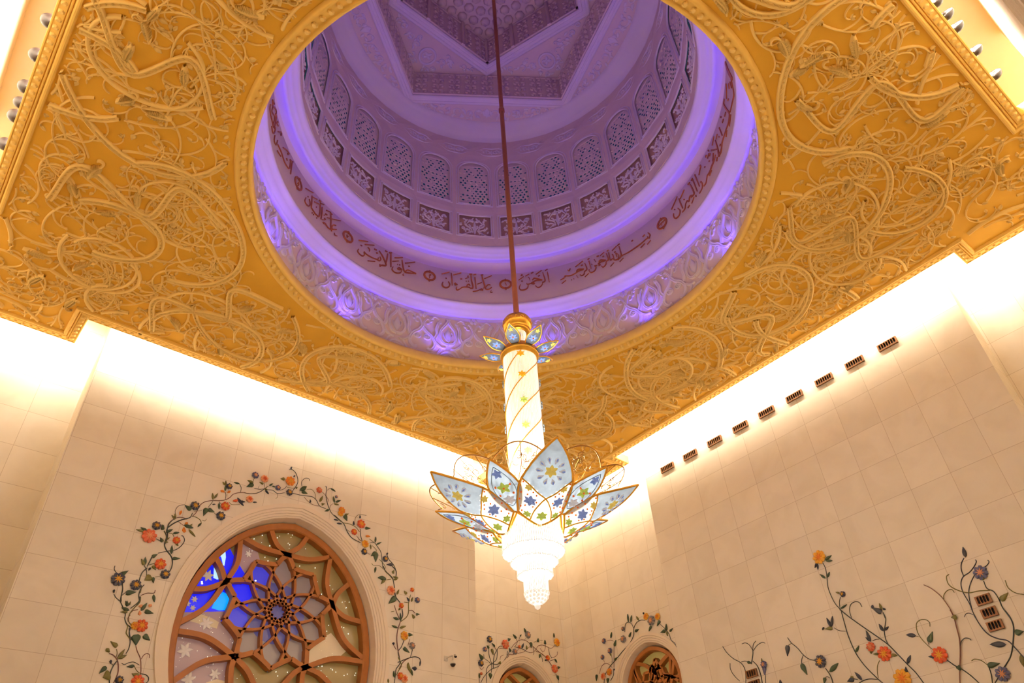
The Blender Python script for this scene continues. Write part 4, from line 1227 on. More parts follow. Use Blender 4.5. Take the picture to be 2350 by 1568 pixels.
EPS = 0.006
fA, fA2 = chart_plane(1, WA - EPS, -1), chart_plane(1, WA2 - EPS, -1)
fB, fB2 = chart_plane(0, WB - EPS, -1), chart_plane(0, WB2 - EPS, -1)
fBo = chart_plane(0, WB - 0.045, -1)
vine('long flowering vine with scarlet and navy blossoms climbing round the large pointed window', None, fA, lambda p: uvA(p, WA), 0.0121, [
 (210, 1370, 4.525, 'S d 9 305,0 300,50 325,110 350,180 345,230 365,285 400,320 390,380 400,470 385,540 355,595;S d 9 500,0 490,50 440,95 400,125;S o 8 510,0 500,60 450,110 395,180 385,250 405,290;S o 9 365,290 375,310 360,370 370,400 410,450;S r 8 400,190 380,220 380,260;S r 7 395,180 430,145 480,135;S d 9 390,330 400,420 430,460;S d 5 240,0 290,45;S r 8 460,515 475,570 505,640 512,720 510,800 495,860;S d 8 510,800 560,810 590,840 585,880 560,900;S r 6 515,650 540,610 575,590 600,605 600,640;S d 6 310,690 340,705 390,685 440,680 495,710;S o 6 440,715 470,770 510,800;S r 9 180,590 220,605 255,640 275,690 275,780 250,850 225,900;S d 10 265,665 225,720 195,790 185,860 185,910;S o 6 250,640 265,590 260,545;S d 5 210,700 225,715;L g 375,100 350,45 18;L o 385,90 405,50 12;L g 390,145 310,115 20;L o 370,160 295,160 18;B P 515,115 505,85 24;B P 595,115 615,80 22;B P 495,150 500,195 20;L g 510,150 575,65 22;L g 550,150 640,175 28;F Y 445,305 35;F R 515,305 55;L g 460,395 460,510 55;L g 540,400 605,455 34;L o 265,520 195,465 26;L o 265,655 345,545 20;L o 280,645 365,605 18;B o 185,580 150,540 22;B n 200,700 195,660 14;L g 150,730 75,800 28;L o 190,810 115,840 60;F N 285,870 35;L o 490,830 415,800 30;F R 475,885 55;L g 440,720 360,730 20'),
 (230, 1190, 4.48, 'S d 7 150,490 145,530 185,585;F N 180,630 60;L g 200,590 290,540 30;S d 10 225,660 230,730 215,800 215,860;S d 6 140,780 160,815 205,855;B n 140,770 137,735 12;S d 6 215,800 255,765;L g 260,770 370,760 32;L g 270,896 275,850 18;F N 362,690 48;S d 10 400,700 400,640 430,560 480,510;S d 9 480,500 520,420 530,400;L g 530,400 590,370 24;S d 7 590,360 680,340 770,325 830,285 865,230 850,185 830,180;L o 450,480 420,420 20;L g 460,480 460,400 18;S d 6 450,480 475,540 475,590;B n 495,540 515,510 14;L o 535,490 570,535 18;S o 6 500,480 560,460;F R 615,475 52;F N 665,580 44;S o 6 610,600 560,605;L o 520,600 450,640 45;L g 540,610 545,670 22;S d 9 450,685 420,720 395,790 400,850 370,890;S o 9 425,700 410,770;S r 7 415,795 480,770 550,770 565,740;L g 545,785 555,865 18;S d 11 705,560 735,500 740,430 720,380 680,330 660,270 680,190 655,130;L g 740,415 820,415 22;L g 730,370 735,280 18;S d 6 640,245 570,210;L g 640,245 615,200 22;F M 500,185 68;L o 460,140 365,115 16;L g 470,130 415,95 22;F N 575,80 42;L g 640,120 650,70 20;S d 10 660,270 690,200 690,100 720,40 770,0;S d 11 690,100 760,50 840,15 896,5;L g 680,145 740,115 18;S o 6 700,155 740,160 755,190;L g 745,155 810,150 16;F R 780,230 36;L o 780,265 800,285 14;L o 685,215 715,200 10;L o 665,245 695,250 9;B O 860,110 865,150 20'),
 (370, 1080, 5.6, 'S d 11 60,810 80,740 150,690 220,650 300,625 370,605 400,550;S r 9 80,740 90,690 140,640 200,610 260,605 330,625;S d 6 185,570 180,520 220,460 300,440;L o 180,630 130,580 20;L o 185,610 170,560 14;B O 235,580 255,520 20;S r 6 220,665 260,690 290,715;B O 300,700 335,675 22;B O 285,735 290,790 28;L g 290,705 410,745 30;L o 350,760 435,855 18;L o 370,715 400,690 12;L g 20,770 10,700 26;L g 75,800 145,760 18;S o 8 390,595 440,600 500,640 515,690;L g 510,680 465,730 18;S o 5 520,640 560,650 580,625;S r 9 400,590 450,540 490,460 550,410 640,390 740,390 820,380 880,350 920,310 980,290 1050,285 1130,300 1232,295;F N 430,460 58;L g 380,510 300,450 38;S o 6 420,530 520,515;L g 580,490 540,590 45;L g 600,500 680,540 38;S o 6 600,475 640,430 665,390;S o 5 680,550 715,580;F N 760,590 58;L n 655,440 695,440 9;L g 740,420 740,505 18;S d 6 740,400 765,430;F R 820,465 58;S o 6 870,410 910,440 1010,440;B R 915,395 980,390 26;L n 975,355 1055,460 26;L n 1020,400 1075,410 22;F P 1130,375 48;L n 1175,410 1225,415 12;L o 665,380 655,295 18;L o 680,365 725,295 18;S d 7 820,380 830,320 820,280;L g 820,270 825,190 18;F N 870,210 40;B O 810,285 760,260 20;B O 840,285 885,275 20;L o 820,195 785,150 16;L o 830,190 825,135 14;S d 7 1020,280 1025,220 1000,170;L g 1000,175 930,155 16;L g 1180,180 1090,215 45;L o 1180,160 1105,130 24'),
 (560, 1060, 5.596, 'S d 9 0,400 60,410 140,410 210,385 265,345 310,315;S d 7 130,345 200,355 260,350;F B 140,180 48;S o 7 115,260 130,210;F P 258,225 54;S o 6 260,280 265,340;L o 245,290 195,265 20;S d 4 180,345 195,310;L g 320,310 370,285 18;L o 260,350 300,370 14;L n 270,370 315,420 16;S d 8 300,360 370,370 430,410 520,400;S o 5 430,415 425,460 405,475;S d 7 460,370 520,345 550,310;L g 360,315 395,330 10;F B 430,340 38;F O 590,255 70;L o 520,225 465,220 32;S o 6 550,330 640,340 680,300;S d 9 600,400 650,340 690,260 670,160 620,105 575,105;B n 600,105 605,70 14;B n 630,195 650,185 14;F N 578,400 46;L o 660,340 685,340 20;L g 800,320 710,375 40;L g 740,380 810,415 38;S d 8 740,320 740,260 780,215 830,220 840,250;S o 6 805,355 870,360 915,420 920,480;S d 9 620,405 720,430 800,440 880,455 930,500 970,570 1050,605;S r 6 770,455 830,520 900,560 960,570;L n 850,530 845,490 14;F M 960,370 44;S r 6 1005,390 1050,440 1080,490 1075,520;L o 970,520 1010,440 26;L o 990,550 1035,545 26;S d 9 1050,320 1060,360 1050,430 1070,540 1110,640 1150,690 1240,770;S d 6 1065,370 1100,345 1150,355;L g 1110,345 1170,385 14;S d 5 1060,350 1055,320 1035,315;L g 1160,530 1140,450 20;L g 1170,520 1240,500 22;F B 1180,455 20;L o 1150,540 1215,560 16;S r 5 1140,540 1105,570 1100,600;L g 1085,620 1030,640 24;F O 1250,630 52;F Y 1235,670 42;L o 1290,690 1343,670 24;L g 1290,690 1320,765 46'),
 (740, 1130, 4.478, 'S d 9 115,235 170,280 220,330 250,400 300,470 390,520;S o 7 130,240 200,310 270,325 340,360 380,410;S d 8 390,380 390,440 405,500;S o 5 330,310 340,260 380,230 450,240;L n 385,270 380,240 12;F R 393,330 52;L g 435,370 490,375 24;L n 320,340 315,300 16;F R 320,412 36;S d 4 250,385 280,410;S r 6 350,450 380,490 410,505;F Y 435,535 44;L n 145,320 200,330 12;L n 115,280 160,295 10;F N 425,615 36;S d 5 460,630 490,640;L g 545,620 495,660 32;L g 545,620 545,720 46;B O 485,460 440,450 18;S o 6 480,480 525,515;S d 7 480,525 530,520 570,570 600,620 610,700 620,780;L g 540,520 545,460 14;L g 550,540 605,515 14;L o 490,540 495,590 10;S o 5 510,550 550,590 550,620;F N 640,690 34;S o 6 580,690 620,730 645,770 640,810 690,860 720,896;S o 5 505,730 520,750 580,755 630,795;L g 545,770 535,830 16;S d 8 660,640 680,690 730,750 755,820 750,896;B n 660,650 662,625 12;L n 720,745 655,745 26;L o 715,830 735,800 18;L g 640,880 565,880 28;L o 720,870 775,880 14'),
 (840, 1300, 3.344, 'S d 8 130,0 150,40 200,90 215,150;S d 8 200,0 230,40 225,100;L o 205,60 210,30 14;L o 210,105 245,95 12;L g 150,100 90,90 24;L o 140,105 110,140 18;S o 5 155,105 190,100;S d 8 215,150 225,230 260,280;F P 187,188 40;L g 225,240 170,290 34;L o 235,220 250,180 12;S r 6 215,300 235,360 258,410;S o 4 215,345 190,350;F R 267,305 22;L o 260,325 245,340 12;S d 8 275,330 280,380 262,420;L g 265,425 260,360 10;L g 250,410 205,395 16;S r 8 262,425 240,500 235,570 245,650 255,700;S o 7 260,430 310,390 325,350 325,290 340,220;L o 310,215 290,190 18;F R 350,183 18;L n 330,270 310,240 12;L o 345,275 355,240 12;F B 390,262 24;S o 5 325,280 290,275;S r 6 325,345 350,338 375,360;L o 370,400 350,370 20;L g 380,370 410,370 14;L g 240,475 195,455 12;L o 255,475 305,460 14;F Y 290,535 36;L g 320,525 358,530 20;S d 7 290,570 270,620 245,660 260,740 230,790 225,830 215,900;F G 350,612 28;S d 6 355,640 340,700;L g 285,625 330,665 22;S r 4 335,560 320,610;S r 5 210,605 230,640;B n 210,605 205,585 12;S o 7 245,700 270,760 250,800 230,840;S d 7 240,740 300,715 370,695 410,710 415,740;L n 415,725 410,768 8;S r 6 340,700 290,730 250,790;L o 320,760 340,820 20;L o 320,740 325,800 16;L g 340,790 355,840 14;B n 350,780 385,790 22;F R 260,845 28;F P 290,865 32;L g 215,855 210,805 12;L o 170,896 165,865 8')])
vine('flowering vine with lavender-grey blossoms over the small arched window of the right wall', None, fB2, lambda p: uvB(p, WB2), 0.0136, [
 (1340, 1390, 5.033, 'S d 9 235,900 250,800 300,710 360,640 450,530 530,440 575,350 578,270 610,200 660,170 710,172;S d 8 578,265 550,210 510,195 480,225 475,310;F G 458,270 26;L g 518,195 510,100 16;L g 545,195 555,115 18;L o 635,175 610,125 18;B n 695,105 695,80 10;F Y 725,130 42;F G 785,175 58;F Y 858,130 40;L g 780,235 755,300 24;L g 880,175 850,240 28;S d 7 885,220 940,270 985,330 1010,400 1055,440 1062,490;L g 955,290 955,215 24;L g 945,290 890,315 30;L o 960,300 970,355 20;L g 995,300 1030,265 20;L g 595,300 640,275 26;L g 525,365 550,310 22;F G 460,390 44;S o 5 395,400 420,390;L g 355,470 375,400 30;S r 7 350,470 350,600 350,720;S r 6 345,415 310,400 270,405;F B 238,412 32;L g 315,380 325,310 18;S d 6 325,690 328,620 318,570;F B 308,525 36;L o 318,585 305,540 14;F B 222,600 30;S r 4 240,660 230,630;S r 6 330,720 290,680 245,670 205,710 180,790;L g 150,800 150,875 28;F P 232,820 42;F O 300,770 42;S d 8 345,730 345,800 310,870;L n 350,750 360,730 10;L g 280,840 280,900 32;L g 360,630 390,600 20')])
vine('flowering vine over the small arched window of the left wall, amber bloom at its end', None, fA2, lambda p: uvA(p, WA2), 0.0138, [
 (1040, 1380, 7.833, 'S d 12 680,1290 690,1150 640,960 640,790;F N 645,690 65;L g 640,850 600,800 32;L o 690,860 715,970 42;L g 745,820 690,760 28;S r 9 780,890 740,820;S d 14 720,1210 730,1000 780,890 830,815 870,815;F M 930,780 90;L g 980,700 1030,680 40;F B 560,870 45;S d 9 545,960 560,1030 640,1090 670,1140;L g 530,1050 460,950 60;F N 490,1120 60;S r 8 480,1200 510,1230 550,1190;S d 12 600,1473 590,1280 620,1180 700,1120 770,1060 790,960 790,890;S d 12 490,1473 560,1350 680,1230 800,1180 880,1110 960,1000 1010,900;F M 495,1310 26;L g 470,1390 460,1300 22;S d 7 470,1473 470,1370;L g 665,1300 665,1405 60;S r 12 810,1170 900,1120 990,990 1000,960 1080,960 1100,900;S d 10 690,1130 780,1140 830,1110;L o 830,1140 840,1080 45;S r 8 840,1060 850,1000 900,970;S r 10 820,860 900,850 970,860;S d 12 960,980 975,900;L g 1030,910 1000,850 34;S r 11 1040,850 1100,770 1200,700 1300,710 1380,770 1480,860 1560,930 1650,1000;S d 9 1110,820 1150,740 1130,680;L g 1130,670 1070,600 40;S d 7 1170,720 1200,640;L g 1200,640 1215,600 18;S d 7 1280,700 1300,670;F G 1335,610 70;L g 1300,560 1270,490 40;F G 1100,915 60;S r 8 1150,900 1170,860;F R 1180,825 30;L n 1230,850 1260,760 30;S d 10 1090,820 1170,840 1260,870 1300,900;S r 9 1150,940 1250,920 1300,890 1350,840 1400,800;L o 1320,870 1310,800 26;L g 1395,745 1395,845 50;S o 7 1440,750 1490,720;L g 1520,740 1520,670 40;S o 6 1550,700 1610,715;L g 1650,780 1640,700 40;S r 10 1300,900 1400,930 1480,880 1520,810 1600,790 1680,820 1760,850 1820,800;F Y 1855,745 80;L g 1810,660 1800,580 24;S r 8 1660,790 1640,890 1600,905 1560,850;S d 10 1710,850 1730,960 1770,1020;S d 9 1430,830 1450,930 1440,970;S r 12 1480,900 1560,930 1640,990 1720,1090 1770,1160;F R 1690,1025 50;L g 1640,1060 1680,1070 20;S r 9 1730,1080 1810,1050;S r 9 1750,1030 1830,1000 1870,960 1870,910;L g 1820,1040 1860,1110 24;L g 1560,960 1545,1030 36;S d 9 1570,960 1600,1050 1600,1095;F M 1815,1220 80;L g 1870,1200 1920,1190 36;S d 8 1840,1310 1860,1340;L g 1870,1340 1890,1430 45;S d 8 1890,1430 1890,1473')])
PB = dict(fn=fB, uvf=lambda p: uvB(p, WB), M2=0.0122)
vine('slender dark vine whose forked stems frame the stack of two bronze grilles', 'vines on the right wall', crops=[
 (1640, 1420, 4.197, 'S d 7 80,270 120,330 180,385 250,425 290,480 302,550 303,640;S d 6 260,420 290,410 330,415;S d 9 355,440 370,350 370,300;S d 6 370,310 340,260 300,235 265,245;S d 6 370,300 375,250 400,215;S d 6 375,310 410,260 460,230 490,240;L g 320,420 360,430 20;S d 9 370,410 415,460 445,540 465,640;S d 6 150,430 155,490 190,550 245,605;S d 6 490,540 495,640;B B 487,545 480,450 26;F B 480,445 34;L o 462,430 458,385 5')], **PB)
vine('short dark vine with a square navy flower edged in orange and two hanging heart leaves', 'vines on the right wall', crops=[
 (1640, 1420, 4.197, 'S d 7 705,185 740,235 800,285 855,350 910,390 970,405;S o 5 740,240 715,255;L n 705,260 705,365 34;S d 6 855,355 840,400 840,450;L g 840,440 895,545 34;F N 1025,415 54;S d 9 1070,480 1105,530 1130,580 1145,640;L g 1110,515 1195,430 28;S d 5 1115,575 1085,560 1065,575;L g 1065,570 1060,630 22;L n 640,630 635,590 20')], **PB)
vine('tall dark vine topped by a single amber flower, coral blossoms lower on its branches', 'vines on the right wall', crops=[
 (1840, 1240, 4.979, 'S d 9 245,265 275,330 290,430 300,530 330,620 380,720 450,800 560,890;F Y 205,197 76;L g 265,230 345,175 22;L g 280,240 355,235 20;L n 175,265 155,320 18;L n 180,265 190,340 14;L g 275,440 210,390 18;L g 295,430 322,365 16;S d 7 440,790 432,710 445,650;F N 475,620 30;L o 440,610 390,595 14;L g 450,785 520,735 14;S d 7 955,896 930,830;L n 920,830 800,770 38;B N 830,770 800,760 26;L o 920,800 890,725 18;B n 940,800 955,780 18;S d 8 570,890 548,810 560,740 610,705 660,715 690,765'),
 (1880, 1390, 5.035, 'S d 11 240,50 260,65 370,150 540,270 700,380 800,455 900,555 1030,690 1120,780 1210,900;S d 10 255,60 290,190 340,360 430,560 540,710 680,850 740,900;S d 6 310,297 230,290 175,260;L o 160,260 70,275 30;B n 60,275 45,265 26;L n 140,250 90,145 22;L n 145,250 158,125 22;L g 425,545 465,465 18;S d 6 700,390 650,395 620,410;L n 600,420 545,290 22;L n 600,415 540,370 16;F M 603,480 46;L o 600,530 605,560 18;F R 762,560 72;L o 695,560 625,565 16;L o 830,570 910,580 20;S o 7 700,635 675,700 675,780 685,840;S d 9 740,80 770,150 765,220 755,300 770,390 800,450;L n 745,300 695,215 24;L n 760,290 805,245 16;L n 1020,675 1060,575 22;F Y 968,845 88;L n 1010,790 1005,710 26;S d 8 680,855 580,850 510,870 460,900;L n 500,865 415,770 24;S d 6 450,855 400,850;L n 400,850 330,880 34;L o 395,835 365,815 16')], **PB)
vine('curling vine with one dark red flower and a crook at its upper end', 'vines on the right wall', crops=[
 (2080, 1380, 4.767, 'S o 7 260,280 255,235 215,205 160,205 115,240 115,310 150,390 230,480 310,545;L n 110,380 0,370 26;S o 5 140,390 110,385;L g 250,450 290,335 36;S o 6 250,480 240,450;F R 372,592 70;L n 310,610 245,610 22;S d 10 440,640 530,705 600,740 700,810 800,900')], **PB)
vine('nearly straight red-brown stem with two knots and small curled tendrils', 'vines on the right wall', crops=[
 (2080, 1240, 4.974, 'S r 8 210,515 300,560 400,640 460,715 510,790 550,860;S o 8 440,690 440,630 480,580 530,570 560,605'),
 (2080, 1380, 4.767, 'S r 11 490,100 530,180 560,290 590,410 600,520 600,640 595,760 598,900;B o 505,185 570,180 30;B g 560,735 612,735 32;S d 8 600,510 610,450 650,410 700,415 720,435')], **dict(PB, fn=fBo))
vine('wide blue-black vine twining round the stack of three bronze grilles', 'vines on the right wall', crops=[
 (2080, 1240, 4.974, 'S n 9 655,410 630,340 630,270 660,205;L n 680,200 650,80 26;S n 9 790,225 800,250 770,310 720,370 650,420 625,500 650,600 720,720 760,820 800,895;S n 9 780,400 740,480 715,580 725,690 760,820;S o 9 490,390 460,420 480,500 540,550 640,590 730,600 830,580 960,575;S d 10 885,470 920,550 1000,590 1060,680 1100,770 1190,895;F B 855,375 66;L o 880,460 850,360 12;L o 882,460 905,385 9;S n 8 865,325 920,290 945,250 930,230;L o 1080,690 1165,600 34;S o 8 1350,625 1240,600 1160,540 1130,460;S n 6 780,860 720,835 680,845 665,880'),
 (2080, 1380, 4.767, 'S n 10 745,160 820,280 900,365 1000,410 1110,435 1190,510 1260,590 1290,622;S d 11 1060,80 1130,170 1170,260 1175,360 1165,480 1140,610 1060,745;L n 1095,475 915,475 34;L g 1195,350 1290,330 36;L o 1255,590 1287,720 26;S o 7 715,655 750,635 820,650 890,700;L g 895,710 1030,680 34;S d 9 900,710 930,800 945,900;F B 1060,800 60;L n 1065,745 1010,745 14;S d 8 1010,830 970,900')], **PB)

# ------------------------------------------------------------------ the chandelier
CZ = 5.95
CH = thing('chandelier', 'tall gold and crystal chandelier with lotus petals, hanging below the dome on a long rod', 'chandelier', loc=(0, 0, CZ))
MT['crystal'] = simple('crystal_strand', (0.95, 0.93, 0.9), 0.15, var=0.03, emit=(1.0, 0.93, 0.82), estr=0.55)
MT['core'] = glow('crystal_lamp_core', (1.0, 0.90, 0.74), 7.0)
MT['blueglass'] = None
def petal_glass(name, col, trans):
    m, nt, b = mat(name)
    tc = nt.nodes.new('ShaderNodeTexCoord')
    nz = nt.nodes.new('ShaderNodeTexNoise')
    nz.inputs['Scale'].default_value = 14
    nt.links.new(tc.outputs['Object'], nz.inputs['Vector'])
    mx = nt.nodes.new('ShaderNodeMix')
    mx.data_type = 'RGBA'
    mx.inputs['A'].default_value = (*[c * 0.82 for c in col], 1)
    mx.inputs['B'].default_value = (*[min(1, c * 1.18) for c in col], 1)
    nt.links.new(nz.outputs['Fac'], mx.inputs['Factor'])
    nt.links.new(mx.outputs['Result'], b.inputs['Base Color'])
    b.inputs['Roughness'].default_value = 0.3
    t = nt.nodes.new('ShaderNodeBsdfTranslucent')
    nt.links.new(mx.outputs['Result'], t.inputs[0])
    ms = nt.nodes.new('ShaderNodeMixShader')
    ms.inputs[0].default_value = trans
    nt.links.new(b.outputs[0], ms.inputs[1])
    nt.links.new(t.outputs[0], ms.inputs[2])
    nt.links.new(ms.outputs[0], nt.nodes['Material Output'].inputs[0])
    return m
MT['pg_blue'] = petal_glass('petal_glass_grey_blue', (0.20, 0.27, 0.38), 0.35)
MT['pg_white'] = petal_glass('petal_glass_opal', (0.86, 0.80, 0.72), 0.5)
def gem(name, col, e=0.25): return simple('cut_glass_' + name, col, 0.12, var=0.15, scale=30, emit=col, estr=e)
GEM = {'y': gem('yellow', (0.85, 0.72, 0.18)), 'g': gem('lime', (0.55, 0.75, 0.15)), 'b': gem('blue', (0.22, 0.36, 0.85)), 'r': gem('red', (0.85, 0.16, 0.02)), 'c': gem('clear', (0.72, 0.78, 0.92)),
       'o': gem('orange', (1.0, 0.42, 0.02), 0.4), 'k': simple('cut_glass_steel', (0.25, 0.36, 0.5), 0.2, var=0.2)}
def cpart(mb, name, m, parent=CH, smooth=True):
    o = mb.build(name, m, parent, smooth)
    if parent is CH: o.location.z = -CZ
    return o
# hanging rod and its joint sleeve
mb = MB()
tube(mb, [(0, 0, 12.1), (0, 0, 18), (0, 0, 24), (0, 0, 30.15)], 0.062, 12)
lathe(mb, [(0.062, 20.0), (0.085, 20.02), (0.085, 20.16), (0.062, 20.18)], 12)
cpart(mb, 'hanging_rod', MT['bronze'])
# pierced cap
mb = MB()
lathe(mb, [(0.05, 12.22), (0.20, 12.22), (0.27, 12.20), (0.305, 12.14), (0.31, 12.06), (0.30, 11.98), (0.275, 11.94), (0.25, 11.88), (0.26, 11.85), (0.235, 11.82), (0.20, 11.80), (0.10, 11.79)], 32)
for k in range(16):
    a = 2 * PI * k / 16
    fn = chart_cyl(-0.305)
    scroll(mb, (0.305 * a, 12.06), 0.05, 0, 1, lambda uv, h: np.c_[(0.30 + np.asarray(h)) * np.cos(uv[:, 0] / 0.305), (0.30 + np.asarray(h)) * np.sin(uv[:, 0] / 0.305), uv[:, 1]], 0.01, 0.02, n=9)
cpart(mb, 'cap', MT['gold'])
# neck: hanging crystal strands between cap and crown
def strands(mb, r, z0, z1, n, w=0.014, jitter=0.0, seed=1, bead=True):
    rr = random.Random(seed)
    for k in range(n):
        a = 2 * PI * (k + rr.uniform(-jitter, jitter)) / n
        x, y = r * cos(a), r * sin(a)
        zz = z0 + rr.uniform(0, 0.02)
        tube(mb, [(x, y, zz), (x, y, (zz + z1) / 2), (x, y, z1)], w, 4, cap=False)
        if bead: ball(mb, (x, y, zz - 0.012), w * 1.7, 6, 4)
mb = MB()
strands(mb, 0.17, 11.25, 11.82, 34, 0.012)
cpart(mb, 'neck_strands', MT['crystal'])
# collar
mb = MB()
lathe(mb, [(0.30, 11.33), (0.365, 11.34), (0.385, 11.31), (0.375, 11.27), (0.385, 11.24), (0.405, 11.20), (0.395, 11.16), (0.372, 11.15), (0.362, 11.10), (0.35, 11.10), (0.34, 11.20)], 40)
cpart(mb, 'collar', MT['gold'])

# lit crystal column
m, nt, b = mat('crystal_column_lit')
tc = nt.nodes.new('ShaderNodeTexCoord')
mp = nt.nodes.new('ShaderNodeMapping')
mp.inputs['Scale'].default_value = (1, 1, 0.16)
nt.links.new(tc.outputs['Object'], mp.inputs[0])
n1 = nt.nodes.new('ShaderNodeTexNoise'); n1.inputs['Scale'].default_value = 42; n1.inputs['Detail'].default_value = 2
nt.links.new(mp.outputs[0], n1.inputs['Vector'])
mp2 = nt.nodes.new('ShaderNodeMapping')
mp2.inputs['Scale'].default_value = (1, 1, 0.6)
nt.links.new(tc.outputs['Object'], mp2.inputs[0])
n2 = nt.nodes.new('ShaderNodeTexVoronoi'); n2.inputs['Scale'].default_value = 26
nt.links.new(mp2.outputs[0], n2.inputs['Vector'])
n3 = nt.nodes.new('ShaderNodeTexNoise'); n3.inputs['Scale'].default_value = 1.6
nt.links.new(tc.outputs['Object'], n3.inputs['Vector'])
gl = math_node(nt, 'MULTIPLY', math_node(nt, 'LESS_THAN', n2.outputs['Distance'], 0.20), 2.2)
big_ = math_node(nt, 'MULTIPLY', math_node(nt, 'SUBTRACT', n3.outputs['Fac'], 0.35), 1.6)
st_ = math_node(nt, 'ADD', math_node(nt, 'MULTIPLY_ADD', n1.outputs['Fac'], 0.8, 0.0), math_node(nt, 'MULTIPLY', gl, math_node(nt, 'MAXIMUM', big_, 0.12)))
b.inputs['Base Color'].default_value = (0.9, 0.8, 0.6, 1)
b.inputs['Roughness'].default_value = 0.2
b.inputs['Emission Color'].default_value = (1.0, 0.85, 0.60, 1)
nt.links.new(st_, b.inputs['Emission Strength'])
MT['column'] = m
mb = MB()
rr_ = []
lathe(mb, [(0.335, 7.9), (0.335, 9.0), (0.335, 10.0), (0.335, 11.12)], 64)
COLU = cpart(mb, 'crystal_column', MT['column'])
mb = MB()
for k in range(72):
    a = 2 * PI * k / 72
    tube(mb, [(0.34 * cos(a), 0.34 * sin(a), 7.9), (0.34 * cos(a), 0.34 * sin(a), 9.5), (0.34 * cos(a), 0.34 * sin(a), 11.12)], 0.007, 3, cap=False)
cpart(mb, 'column_strands', MT['crystal'])
# four gold bands winding up the column, with glass flowers
for k in range(4):
    mb = MB()
    z = np.linspace(8.0, 11.12, 60)
    a = 2 * PI * (z - 11.05) / 2.7 + rad(-132) + k * PI / 2
    tube(mb, np.c_[0.352 * np.cos(a), 0.352 * np.sin(a), z], 0.011, 6)
    cpart(mb, 'spiral_band', MT['gold'])
for az, zs, cols in ((-128, (11.0, 10.48, 9.86, 9.28, 8.72), 'oogyg'), (-40, (10.5, 9.95, 9.42, 8.92), 'kkkr'), (140, (10.5, 9.95, 9.42, 8.85), 'kkkr'), (50, (10.6, 10.0, 9.4, 8.8), 'kkko')):
    for z, c in zip(zs, cols):
        mb = MB()
        s0 = rad(az) * 0.36
        fo = lambda uv, h: np.c_[(0.365 + np.asarray(h)) * np.cos(uv[:, 0] / 0.36), (0.365 + np.asarray(h)) * np.sin(uv[:, 0] / 0.36), uv[:, 1]]
        for i in range(6): leaf2d(mb, (s0, z), i * PI / 3 + 0.5, 0.085, 0.026, 0.02, fo, n=3)
        cpart(mb, 'glass_flower', GEM[c])

# petals: chart (u across, v 0..1 along) with h to the outer/under face
def bez(P, t):
    t = np.asarray(t, float)[..., None]
    P = np.asarray(P, float)
    return (1 - t) ** 2 * P[0] + 2 * t * (1 - t) * P[1] + t ** 2 * P[2]
def petal_chart(P, k0, k1):
    def fn(uv, h):
        uv = np.asarray(uv, float)
        h = np.broadcast_to(np.asarray(h, float), (len(uv),))
        u, v = uv[:, 0], uv[:, 1]
        c = bez(P, v)
        d = bez(P, v + 1e-3) - c
        d /= np.linalg.norm(d, axis=1)[:, None]
        nrm = np.c_[-d[:, 1], d[:, 0]]            # inner/upper side
        lift = (k0 + (k1 - k0) * np.clip(v, 0, 1)) * u * u - h
        q = c + nrm * lift[:, None]
        return np.c_[q[:, 0], u, q[:, 1] - CZ]
    return fn
PL = [(0.50, 7.18), (1.22, 7.48), (1.95, 8.02)]
LL = 1.68
fl = petal_chart(PL, 1.2, 0.25)
HV = (0, .10, .25, .42, .52, .62, .72, .82, .91, 1.0)
HWp = (0, .375, .43, .455, .44, .395, .33, .24, .135, 0.0)
def hw_large(v): return np.interp(v, HV, HWp)
def gem_flower(mb, c, r, n, fn, w=0.34, a0=PI / 2, sc=LL, h=0.025):
    """petals set round c=(u,v); v is in chart units so radial offsets are divided by the petal length"""
    for i in range(n):
        a = a0 + i * 2 * PI / n
        f2 = lambda uv, hh: fn(np.c_[uv[:, 0], uv[:, 1] / sc], hh)
        leaf2d(mb, (c[0], c[1] * sc), a, r, r * w, h, f2, n=3)
